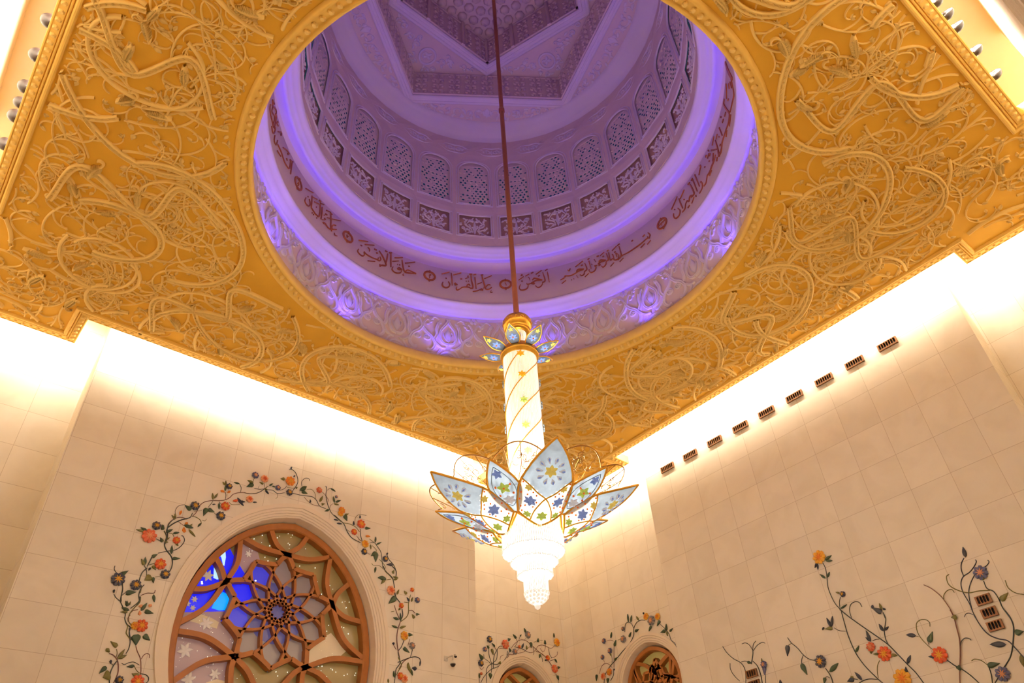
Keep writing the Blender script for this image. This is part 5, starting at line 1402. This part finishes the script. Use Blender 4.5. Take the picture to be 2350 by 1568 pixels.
def make_petal():
    v = np.linspace(0, 1, 31)
    u = np.linspace(-1, 1, 13)
    uu = hw_large(v)[:, None] * u[None]
    vv = np.broadcast_to(v[:, None], uu.shape).copy()
    V = fl(np.c_[uu.ravel(), vv.ravel()], np.zeros(uu.size))
    root_mb = MB()
    # dividing arcs: upper blue field, two side fields, one basal field
    def split(x, y):
        up = y > np.interp(abs(x), (0, .15, .30, .44), (.345, .405, .475, .525))
        return up
    F, mi = [], []
    for i in range(30):
        for j in range(12):
            a = i * 13 + j
            F.append((a, a + 1, a + 14, a + 13))
            x = (uu[i, j] + uu[i + 1, j + 1]) / 2
            mi.append(0 if split(x, (v[i] + v[i + 1]) / 2) else 1)
    F = np.array(F); mi = np.array(mi)
    root_mb.add(V, F[mi == 0], 0)
    root_mb.add(V, F[mi == 1], 1)
    p = cpart(root_mb, 'large_petal', [MT['pg_blue'], MT['pg_white']])
    p.location.z = 0
    def sub(mb, name, m): return mb.build(name, m, p)
    mb = MB()
    f0 = lambda uv, h: fl(uv, h)
    for sg in (1, -1):
        vs = np.linspace(0.0, 1.0, 40)
        P3 = fl(np.c_[sg * hw_large(vs), vs], np.full(40, 0.0))
        tube(mb, P3, 0.021, 6)
        L = cr([(sg * 0.44, .525), (sg * 0.30, .475), (sg * 0.15, .405), (0, .345), (-sg * 0.085, .27), (-sg * 0.15, .17), (-sg * 0.175, .06)], 5)
        L[:, 0] = np.clip(L[:, 0], -hw_large(L[:, 1]), hw_large(L[:, 1]))
        tube(mb, fl(L, np.full(len(L), 0.006)), 0.013, 6)
    sub(mb, 'gold_rim', MT['gold'])
    f2 = lambda uv, hh: fl(np.c_[uv[:, 0], uv[:, 1] / LL], hh)
    for i in range(10):
        a = 2 * PI * i / 10
        mb = MB()
        leaf2d(mb, (0.135 * cos(a), 0.655 * LL + 0.135 * sin(a)), a, 0.12, 0.036, 0.03, f2, kind='drop', n=5)
        sub(mb, 'drop_jewel', GEM['c'])
        mb = MB()
        leaf2d(mb, (0.18 * cos(a), 0.655 * LL + 0.18 * sin(a)), a, 0.062, 0.018, 0.02, f2, kind='drop', n=4, h0=0.018)
        sub(mb, 'blue_jewel', GEM['b'])
    for nm, g, x, y, r_, k in (('yellow_flower', 'y', 0, .655, .115, 6), ('yellow_flower', 'y', .30, .44, .07, 6), ('yellow_flower', 'y', -.30, .44, .07, 6), ('green_flower', 'g', 0, .13, .10, 6),
                               ('green_flower', 'g', .24, .12, .07, 6), ('green_flower', 'g', -.24, .12, .07, 6), ('blue_flower', 'b', .24, .29, .11, 6), ('blue_flower', 'b', -.24, .29, .11, 6)):
        mb = MB()
        gem_flower(mb, (x, y), r_, k, fl)
        sub(mb, nm, GEM[g])
    for sg in (1, -1):
        for (x, y) in ((.40, .49), (.40, .36), (.40, .27), (.36, .19), (.16, .37), (.14, .29), (.30, .36), (.18, .23), (.30, .22), (.33, .14), (.22, .40)):
            q = fl(np.array([(sg * x, y)]), np.array([0.008]))[0]
            mb = MB()
            ball(mb, q, 0.017, 6, 4)
            sub(mb, 'red_bead', GEM['r'])
    return p
PET = make_petal()
PET.rotation_euler.z = rad(-117)
for k in range(1, 5): dup(PET, rz=rad(-117 + 72 * k))

PS = [(0.64, 7.40), (1.12, 7.55), (1.70, 7.87)]
LS = 1.17
fs = petal_chart(PS, 0.9, 0.3)
def hw_small(v): return 0.275 * np.sin(PI * np.clip(v, 0, 1) ** 0.9) ** 0.85
def make_small():
    v = np.linspace(0, 1, 25)
    u = np.linspace(-1, 1, 9)
    uu = hw_small(v)[:, None] * u[None]
    V = fs(np.c_[uu.ravel(), np.repeat(v, 9)], np.zeros(uu.size))
    F = [(i * 9 + j, i * 9 + j + 1, i * 9 + j + 10, i * 9 + j + 9) for i in range(24) for j in range(8)]
    mb = MB(); mb.add(V, F)
    p = cpart(mb, 'small_petal', MT['pg_blue'])
    p.location.z = 0
    mb = MB()
    for sg in (1, -1):
        tube(mb, fs(np.c_[sg * hw_small(v), v], np.zeros(25)), 0.020, 6)
    mb.build('gold_rim', MT['gold'], p)
    mb = MB()
    for sg in (1, -1):
        vs = np.linspace(0.16, 0.88, 20)
        tube(mb, fs(np.c_[sg * 0.68 * hw_small((vs - 0.16) / 0.72), vs], np.full(20, 0.006)), 0.006, 5)
    mb.build('inner_line', GEM['k'], p)
    for c, pos in (('g', [(0, .52, .12, 5)]), ('b', [(0, .76, .09, 5)]), ('c', [(0, .29, .11, 6)])):
        mb = MB()
        for x, y, r, n in pos: gem_flower(mb, (x, y), r, n, fs, sc=LS)
        mb.build({'g': 'green_flower', 'b': 'blue_flower', 'c': 'clear_flower'}[c], GEM[c], p)
    for x, y in ((.13, .56), (-.13, .56), (.12, .40), (-.12, .40), (0, .52)):
        mb = MB()
        ball(mb, fs(np.array([(x, y)]), np.array([0.012]))[0], 0.02, 6, 4)
        mb.build('red_bead', GEM['r'], p)
    return p
PSM = make_small()
PSM.rotation_euler.z = rad(-81)
for k in range(1, 5): dup(PSM, rz=rad(-81 + 72 * k))

# openwork filigree wings behind the small petals
def make_filigree():
    PF = [(0.62, 7.46), (1.15, 7.68), (1.86, 8.06)]
    def ff(uv, h):
        a, v = uv[:, 0], uv[:, 1]
        c = bez(PF, v)
        r = c[:, 0]
        return np.c_[r * np.cos(a), r * np.sin(a), c[:, 1] - CZ + 0.35 * np.abs(a) * v * 0.3]
    mb = MB()
    r5 = random.Random(9)
    top = lambda a: 0.80 + 0.15 * np.sin(PI * np.clip(np.abs(a) / rad(31), 0, 1))
    for sg in (1, -1):
        a = np.linspace(0, rad(32), 20)
        tube(mb, ff(np.c_[sg * a, top(a)], 0), 0.011, 6)
    def tb(L, w):
        L = np.asarray(L)
        tube(mb, ff(L, 0), w, 4, cap=False)
    for i in range(70):
        a0, v0 = r5.uniform(-rad(27), rad(27)), r5.uniform(0.35, 0.84)
        if v0 > top(np.array([a0]))[0] - 0.05: continue
        r0 = r5.uniform(0.05, 0.085)
        t = np.linspace(0, r5.uniform(3, 5.2), 9)
        ph = r5.uniform(0, 6.3); sg = r5.choice((1, -1))
        q = r0 * (1 - t / 7)
        rl = np.interp(v0, (0, 1), (0.64, 1.86))
        L = np.c_[a0 + q * np.cos(ph + sg * t) / rl, v0 + q * np.sin(ph + sg * t) / 1.35]
        L[:, 1] = np.minimum(L[:, 1], top(L[:, 0]) - 0.01)
        tb(L, 0.0065)
    for sg in (1, -1):
        for b_ in (8, 17, 26):
            L = cr([(sg * rad(b_ * 0.6), 0.3), (sg * rad(b_ * 0.8), 0.5), (sg * rad(b_), 0.68), (sg * rad(b_ * 1.05), top(np.array([rad(b_)]))[0])], 5)
            tb(L, 0.008)
    o = cpart(mb, 'filigree', MT['filig'])
    o.location.z = 0
    return o
MT['filig'] = simple('filigree_dark_gold', (0.42, 0.20, 0.03), 0.35, metal=0.7, var=0.1)
FIL = make_filigree()
FIL.rotation_euler.z = rad(-81)
for k in range(1, 5): dup(FIL, rz=rad(-81 + 72 * k))

# crown petals
PC = [(0.36, 11.27), (0.60, 11.29), (0.845, 11.42)]
fc = petal_chart(PC, 0.5, 0.2)
def hw_crown(v): return np.interp(v, (0, .15, .4, .65, .85, 1), (.075, .115, .145, .115, .055, 0))
def make_crown():
    v = np.linspace(0, 1, 17)
    u = np.linspace(-1, 1, 7)
    uu = hw_crown(v)[:, None] * u[None]
    V = fc(np.c_[uu.ravel(), np.repeat(v, 7)], np.zeros(uu.size))
    F = [(i * 7 + j, i * 7 + j + 1, i * 7 + j + 8, i * 7 + j + 7) for i in range(16) for j in range(6)]
    mb = MB(); mb.add(V, F)
    p = cpart(mb, 'crown_petal', MT['pg_blue'])
    p.location.z = 0
    mb = MB()
    for sg in (1, -1): tube(mb, fc(np.c_[sg * hw_crown(v), v], np.zeros(17)), 0.013, 6)
    mb.build('gold_rim', MT['gold'], p)
    mb = MB(); gem_flower(mb, (0, .38), 0.10, 6, fc, sc=0.52); mb.build('blue_flower', GEM['b'], p)
    mb = MB(); gem_flower(mb, (0, .74), 0.055, 5, fc, sc=0.52); mb.build('yellow_flower', GEM['y'], p)
    mb = MB(); ball(mb, fc(np.array([(0, .38)]), np.array([0.02]))[0], 0.018, 6, 4); mb.build('red_bead', GEM['r'], p)
    return p
PCR = make_crown()
PCR.rotation_euler.z = rad(-143)
for k in range(1, 8): dup(PCR, rz=rad(-143 + 45 * k))

# basin ring that carries petals and tiers
mb = MB()
V = []
for k in range(10):
    a = rad(-117 + 36 * k)
    V.append((0.64 * cos(a), 0.64 * sin(a), 7.40) if k % 2 else (0.505 * cos(a), 0.505 * sin(a), 7.17))
for k in range(10):
    a, b_ = np.array(V[k]), np.array(V[(k + 1) % 10])
    tube(mb, [a, (a + b_) / 2, b_], 0.022, 6)
cpart(mb, 'basin_rim', MT['gold'])
# crystal tiers
for i, (r, z0, z1, n) in enumerate(((0.53, 6.93, 7.42, 92), (0.40, 6.75, 7.30, 74), (0.295, 6.52, 7.20, 58), (0.20, 6.22, 7.0, 42))):
    mb = MB()
    strands(mb, r, z0, z1, n, 0.0105, 0.15, seed=i + 3)
    cpart(mb, 'crystal_tier', MT['crystal'])
mb = MB()
lathe(mb, [(0.01, 6.95), (0.42, 6.97), (0.42, 7.2), (0.3, 7.3)], 24)
lathe(mb, [(0.01, 6.80), (0.30, 6.82), (0.30, 7.0)], 24)
lathe(mb, [(0.01, 6.32), (0.10, 6.33), (0.13, 6.45), (0.13, 6.95)], 20)
cpart(mb, 'lamp_core', MT['core'])
# bead dome and finial
mb = MB()
for i, (rr0, z) in enumerate(((0.185, 6.20), (0.165, 6.145), (0.125, 6.10), (0.075, 6.065))):
    n = max(5, int(2 * PI * rr0 / 0.062))
    for k in range(n):
        a = 2 * PI * (k + 0.5 * (i % 2)) / n
        ball(mb, (rr0 * cos(a), rr0 * sin(a), z), 0.031, 8, 6)
cpart(mb, 'bead_dome', MT['crystal'])
mb = MB()
ball(mb, (0, 0, 6.005), 0.05, 12, 8)
cpart(mb, 'finial_ball', MT['crystal'])
# lamps inside the bowl and the column crown
point_lamp('bowl_lamp', (0, 0, 7.62), 50.0, (1.0, 0.88, 0.70), 0.25)
point_lamp('tier_lamp', (0, 0, 6.62), 30.0, (1.0, 0.88, 0.70), 0.12)
for k in range(5):
    a = rad(-81 + 72 * k)
    point_lamp('petal_lamp', (0.95 * cos(a), 0.95 * sin(a), 8.25), CH_W, (1.0, 0.86, 0.66), 0.15)

# ------------------------------------------------------------------ bronze wall grilles
MT['vent'] = simple('grille_bronze', (0.21, 0.085, 0.025), 0.5, metal=0.25, var=0.25, scale=12)
MT['dark'] = simple('grille_dark_inside', (0.012, 0.008, 0.006), 0.8, var=0.2)
def grille(y, z, w, h, n, label, group):
    r = thing('wall_vent', label, 'vent', group, loc=(WB, y, z))
    ch = lambda p, hh: np.c_[-hh - 0.004, p[:, 0], p[:, 1]]
    out = [(-w / 2, -h / 2), (w / 2, -h / 2), (w / 2, h / 2), (-w / 2, h / 2)]
    pit = (w - 0.07) / n
    slots = []
    for i in range(n):
        c = -w / 2 + 0.035 + pit * (i + 0.5)
        a = np.linspace(0, PI, 6)
        sw, sh = pit * 0.40, h * 0.30
        slots.append([(c + sw * cos(t), sh + sw * sin(t) * 1.2 - 0.01) for t in a] + [(c - sw * cos(t), -sh - sw * sin(t) * 1.2 + 0.02) for t in a])
    D = 0.055
    mb = MB()
    tess(mb, [out] + slots, lambda p: ch(p, np.full(len(p), D)), flip=False)
    o = np.array(out)
    for i in range(4):
        a, b = o[i], o[(i + 1) % 4]
        mb.add(ch(np.array([a, b, b, a]), np.array([0, 0, D, D])), [(0, 1, 2, 3)])
    for sl in slots:
        q = np.array(sl); k = len(q)
        mb.add(np.vstack([ch(q, np.full(k, D)), ch(q, np.full(k, 0.008))]), [(j, (j + 1) % k, k + (j + 1) % k, k + j) for j in range(k)])
    mb.build('grille_plate', MT['vent'], r, smooth=False)
    mb = MB()
    tess(mb, [out], lambda p: ch(p, np.full(len(p), 0.006)))
    mb.build('duct', MT['dark'], r, smooth=False)
    mb = MB()
    for i in range(n):
        c = -w / 2 + 0.035 + pit * (i + 0.5)
        q = np.array([(c - pit * .4, -h * .12), (c + pit * .4, -h * .12)])
        mb.add(ch(np.array([q[0], q[1], q[1] - [0, h * .26], q[0] - [0, h * .26]]), np.array([0.012, 0.012, 0.05, 0.05])), [(0, 1, 2, 3)])
    mb.build('louver', MT['dark'], r, smooth=False)
ORD = ('first', 'second', 'third', 'fourth', 'fifth', 'sixth', 'seventh', 'eighth', 'ninth')
for i, y in enumerate((4.919, 3.886, 2.828, 1.771, 0.744, -0.296, -1.344, -2.369, -3.412)):
    grille(y, 14.535, 0.575, 0.215, 7, ORD[i] + ' seven-slot bronze grille from the corner, in the row under the ceiling', 'bronze grilles in a row under the ceiling')
for i, z in enumerate((7.36, 7.07, 6.78)):
    grille(-2.90, z, 0.335, 0.205, 4, ('top', 'middle', 'bottom')[i] + ' small bronze grille in the stack of three between the vine stems', 'small grilles framed by the large vine')
for i, z in enumerate((7.372, 7.09)):
    grille(3.548, z, 0.365, 0.20, 4, ('upper', 'lower')[i] + ' small bronze grille of the pair framed by a thin vine', 'small grilles framed by the thin vine')

# ------------------------------------------------------------------ hooded spot lamps above the ceiling edge
MT['bulb'] = glow('spot_bulb', (1.0, 0.95, 0.86), 30.0)
def hood_lamp(loc, rz, label, lit, group, sc=1.0):
    r = thing('spot_lamp', label, 'lamp', group, loc=loc, rz=rz)
    mb = MB()
    n, k = 14, 8
    V = []
    for i in range(k + 1):
        th = PI / 2 * 1.25 * i / k            # from the outer pole round to the mouth
        for j in range(n + 1):
            ph = -PI * 0.75 + PI * 1.1 * j / n
            V.append((cos(th) * 0.16 * sc, sin(th) * cos(ph) * 0.115 * sc, sin(th) * sin(ph) * 0.17 * sc))
    F = [(i * (n + 1) + j, i * (n + 1) + j + 1, (i + 1) * (n + 1) + j + 1, (i + 1) * (n + 1) + j) for i in range(k) for j in range(n)]
    mb.add(V, F)
    o = mb.build('hood', MT['black'], r)
    sm = o.modifiers.new('thick', 'SOLIDIFY'); sm.thickness = 0.008
    mb = MB()
    ball(mb, (-0.03 * sc, 0, 0.02), 0.045 * sc, 12, 8)
    mb.build('bulb', MT['bulb'] if lit else MT['black'], r)
    mb = MB()
    tube(mb, [(0.0, 0, -0.03), (-0.10, 0, -0.06), (-0.24, 0, -0.02), (-0.30, 0, -0.055)], 0.018, 6)
    mb.build('arm', MT['black'], r)
zl = ceil_top + 0.075
for i, (y, lit) in enumerate(((0.85, 1), (1.72, 1), (2.61, 1), (3.49, 1), (3.95, 0), (4.36, 1), (5.25, 1))):
    if i == 0: continue
    hood_lamp((XC - 0.045, y, zl), PI, (ORD[i - 1] + ' black hooded lamp along the left ceiling edge, counted from the top of the photo') if lit else 'unlit smaller black hooded lamp on the left ceiling edge', lit, 'hooded lamps on the left ceiling edge', 1.0 if lit else 0.85)
for i, (x, lit) in enumerate(((3.52, 1), (3.96, 0), (4.39, 1), (5.24, 1), (6.16, 1))):
    hood_lamp((x, YD - 0.045, zl), -PI / 2, (('first', '', 'second', 'third', 'fourth')[i] + ' lit black hooded lamp along the right ceiling edge, counted from the top') if lit else 'unlit round black hooded lamp on the right ceiling edge', lit, 'hooded lamps on the right ceiling edge')

# ------------------------------------------------------------------ recessed eyes in the ceiling border
for i, (x, y) in enumerate(((-5.6, 9.41), (0.15, 9.37))):
    r = thing('recessed_spotlight', ('small black recessed eye in the ceiling border near the left notch', 'small black recessed eye at the middle of the left ceiling border')[i], 'spotlight', 'recessed eyes', loc=(x, y, ZC - 0.07))
    mb = MB(); lathe(mb, [(0.045, 0.0), (0.05, -0.02), (0.075, -0.022), (0.085, 0.0), (0.08, 0.06)], 20); mb.build('rim', MT['relief'], r)
    mb = MB(); lathe(mb, [(0.001, 0.012), (0.05, 0.004), (0.05, 0.06)], 16); mb.build('lens', MT['black'], r)

# ------------------------------------------------------------------ dome camera and small sensor on the left wall
YCAM = WA - 0.22
q = on_plane([(1039.5, 1524.5), (1039.5, 1505.0), (1029.5, 1508.5)], 1, YCAM)
c = Vector(q[0])
r = thing('security_camera', 'grey dome camera with a dark bubble, hung on a bent arm on the left wall', 'camera', loc=c)
mb = MB(); t = np.linspace(0, PI / 2, 7)
lathe(mb, [(0.001, -0.085)] + [(0.082 * sin(a), -0.085 * cos(a)) for a in t[1:]], 20); mb.build('bubble', MT['black'], r)
mb = MB(); lathe(mb, [(0.088, -0.004), (0.09, 0.02), (0.06, 0.06), (0.035, 0.075), (0.03, 0.1), (0.001, 0.1)], 20); mb.build('housing', MT['grey'], r)
mb = MB(); top = Vector(q[1]) - c
tube(mb, [(0, 0, 0.09), (0, 0, 0.16), (top.x * 0.5, 0, top.z - 0.02), (top.x, 0.02, top.z), (top.x - 0.06, 0.10, top.z - 0.015), (top.x - 0.11, 0.216, top.z - 0.05)], 0.02, 8); mb.build('arm', MT['grey'], r)
mb = MB(); box(mb, (top.x - 0.17, 0.190, top.z - 0.12), (top.x - 0.05, 0.217, top.z + 0.02)); mb.build('wall_plate', MT['grey'], r, smooth=False)
q = on_plane([(1045.5, 1506.5)], 1, WA - 0.10)
r = thing('wall_sensor', 'tiny dark sensor just above and beside the dome camera', 'sensor', loc=Vector(q[0]))
mb = MB(); lathe(mb, [(0.001, -0.05), (0.03, -0.042), (0.045, -0.02), (0.048, 0.0), (0.001, 0.002)], 16); mb.build('bubble', MT['black'], r)
mb = MB(); tube(mb, [(0, 0, 0.0), (0.005, 0.0, 0.04), (0.015, 0.04, 0.06), (0.02, 0.096, 0.06)], 0.018, 6); mb.build('arm', MT['grey'], r)

# ------------------------------------------------------------------ vine relief carved over the whole ceiling
fnC = chart_ceil(ZC - 0.0)
INNER = np.array(lattice_outline(-0.43))
def inside_mask(P, pad=0.0):
    P = np.asarray(P, float)
    r = np.hypot(P[:, 0], P[:, 1])
    x, y = P[:, 0], P[:, 1]
    c = np.zeros(len(P), bool)
    n = len(INNER)
    for i in range(n):
        (x1, y1), (x2, y2) = INNER[i], INNER[(i + 1) % n]
        cond = (y1 > y) != (y2 > y)
        if y1 != y2: c ^= cond & (x < (x2 - x1) * (y - y1) / (y2 - y1) + x1)
    return c & (r > 6.50 + pad)
def rel(mb, P, w, h, prof='round', h0=-0.004):
    m_ = inside_mask(P)
    w = np.broadcast_to(np.asarray(w, float), (len(P),))
    i = 0
    while i < len(P):
        if not m_[i]: i += 1; continue
        j = i
        while j < len(P) and m_[j]: j += 1
        if j - i >= 3: stroke(mb, P[i:j], w[i:j], h, fnC, prof, h0=h0, cap=False)
        i = j
def rleaf(mb, p, a, L, w, h):
    q = np.array([p, (p[0] + L * cos(a), p[1] + L * sin(a))])
    if inside_mask(q).all(): leaf2d(mb, p, a, L, w, h, fnC, n=4, h0=-0.004)
rc = random.Random(21)
mbv, mbb, mbp = MB(), MB(), MB()
XA, XZ, YZ, YB_ = -10.3, 10.8, -10.1, 10.6
def curl(p, a0, L, k0, k1, n=16):
    """curve from p heading a0 with curvature running from k0 to k1"""
    s = np.linspace(0, L, n)
    k = k0 + (k1 - k0) * (s / L) ** 1.6
    th = a0 + np.concatenate([[0], np.cumsum((k[1:] + k[:-1]) / 2 * np.diff(s))])
    x = p[0] + np.concatenate([[0], np.cumsum(np.cos(th[:-1]) * np.diff(s))])
    y = p[1] + np.concatenate([[0], np.cumsum(np.sin(th[:-1]) * np.diff(s))])
    return np.c_[x, y], th
def tendril(p, a, sg, scale, w):
    L = rc.uniform(0.35, 0.75) * scale
    P, th = curl(p, a, L, sg * 1.0 / scale, sg * rc.uniform(6, 11) / scale, 11)
    rel(mbv, P, w * np.linspace(1, 0.6, 11), 0.05)
    e = P[-1]
    u = rc.random()
    if u < 0.45: rleaf(mbv, e, th[-1] + rc.uniform(-0.4, 0.4), 0.15, 0.045, 0.05)
    elif u < 0.7:
        for d in (-0.6, 0.1, 0.8): rleaf(mbv, e, th[-1] + d, 0.11, 0.03, 0.045)
    if rc.random() < 0.4:
        i = rc.randrange(3, 8)
        rleaf(mbv, P[i], th[i] - sg * 0.8, 0.14, 0.036, 0.045)
# thin scrolls everywhere
pts = []
tries = 0
while len(pts) < 560 and tries < 9000:
    tries += 1
    p = (rc.uniform(XA, XZ), rc.uniform(YZ, YB_))
    if not inside_mask([p])[0]: continue
    if any((p[0] - q[0]) ** 2 + (p[1] - q[1]) ** 2 < 0.42 ** 2 for q in pts): continue
    pts.append(p)
for p in pts:
    a = rc.uniform(0, 2 * PI)
    sg = rc.choice((1, -1))
    L = rc.uniform(1.6, 3.0)
    P, th = curl(p, a, L, sg * rc.uniform(0.2, 0.9), sg * rc.uniform(2.6, 4.6), 26)
    w = rc.uniform(0.024, 0.036)
    rel(mbv, P, w * np.linspace(1, 0.75, 26), 0.055)
    for i in range(4, 25, rc.choice((4, 5, 6))):
        s2 = rc.choice((1, -1))
        tendril(P[i], th[i] + s2 * rc.uniform(0.3, 0.9), s2, rc.uniform(0.7, 1.15), w * 0.75)
    rleaf(mbv, P[-1], th[-1], 0.18, 0.06, 0.06)
# medium loops
for i in range(150):
    p = (rc.uniform(XA, XZ), rc.uniform(YZ, YB_))
    if not inside_mask([p])[0]: continue
    sg = rc.choice((1, -1))
    P, th = curl(p, rc.uniform(0, 6.3), rc.uniform(2.8, 5.0), sg * rc.uniform(0.3, 0.8), sg * rc.uniform(1.2, 2.0), 36)
    rel(mbv, P, rc.uniform(0.040, 0.055), 0.085)
    for k in range(6, 34, 7):
        s2 = rc.choice((1, -1))
        tendril(P[k], th[k] + s2 * 0.7, s2, 1.2, 0.026)
# broad beaded ribbons looping round the dome
rib = []
for k in range(14):
    az = rad(12 + 360 / 14 * k)
    for R0, rr0, ph in ((8.1, 1.55, 0.0), (9.6, 1.25, 2.1)):
        c = np.array([R0 * cos(az), R0 * sin(az)])
        a0 = rc.uniform(0, 6.3)
        t = np.linspace(a0, a0 + rc.uniform(3.6, 5.4), 46)
        q = rr0 * rc.uniform(0.8, 1.15) * (1 + 0.12 * np.sin(2 * t + ph))
        rib.append(np.c_[c[0] + q * np.cos(t), c[1] + q * np.sin(t)])
    L = cr([(6.9 * cos(az), 6.9 * sin(az)), (7.6 * cos(az + .16), 7.6 * sin(az + .16)), (8.6 * cos(az + .05), 8.6 * sin(az + .05)), (9.6 * cos(az + .2), 9.6 * sin(az + .2)), (10.6 * cos(az + .1), 10.6 * sin(az + .1))], 10)
    rib.append(L)
for P in rib:
    w = rc.uniform(0.052, 0.080)
    rel(mbb, P, w, 0.105, 'groove')
    d = np.concatenate([[0], np.cumsum(np.linalg.norm(np.diff(P, axis=0), axis=1))])
    for s in np.arange(0.1, d[-1], 0.13):
        x, y = np.interp(s, d, P[:, 0]), np.interp(s, d, P[:, 1])
        if inside_mask([(x, y)])[0]:
            j = min(len(P) - 2, int(np.searchsorted(d, s)))
            aa = math.atan2(P[j + 1, 1] - P[j, 1], P[j + 1, 0] - P[j, 0])
            leaf2d(mbb, (x - 0.045 * cos(aa + 0.9), y - 0.045 * sin(aa + 0.9)), aa + 0.9, 0.10, 0.022, 0.03, fnC, n=2, h0=0.068)
# fleshy leaves and palmettes
for i in range(230):
    p = (rc.uniform(XA, XZ), rc.uniform(YZ, YB_))
    if not inside_mask([p])[0]: continue
    a = rc.uniform(0, 6.3)
    L, w = rc.uniform(0.34, 0.62), rc.uniform(0.075, 0.115)
    q = np.array([p, (p[0] + L * cos(a), p[1] + L * sin(a))])
    if not inside_mask(q, 0.05).all(): continue
    bend = rc.uniform(-1.2, 1.2)
    P, th = curl(p, a, L, bend, bend * 3, 12)
    ww = w * np.sin(PI * np.linspace(0.08, 0.97, 12)) ** 0.7
    rel(mbp, P, ww, 0.10)
    for k in range(2, 11):
        for sg in (1, -1):
            rleaf(mbp, P[k], th[k] + sg * 0.9, ww[k] * 1.35, 0.018, 0.125)
    scr = rc.choice((1, -1))
    P2, _ = curl(P[-1], th[-1], 0.3, scr * 8, scr * 20, 10)
    rel(mbp, P2, 0.028, 0.09)
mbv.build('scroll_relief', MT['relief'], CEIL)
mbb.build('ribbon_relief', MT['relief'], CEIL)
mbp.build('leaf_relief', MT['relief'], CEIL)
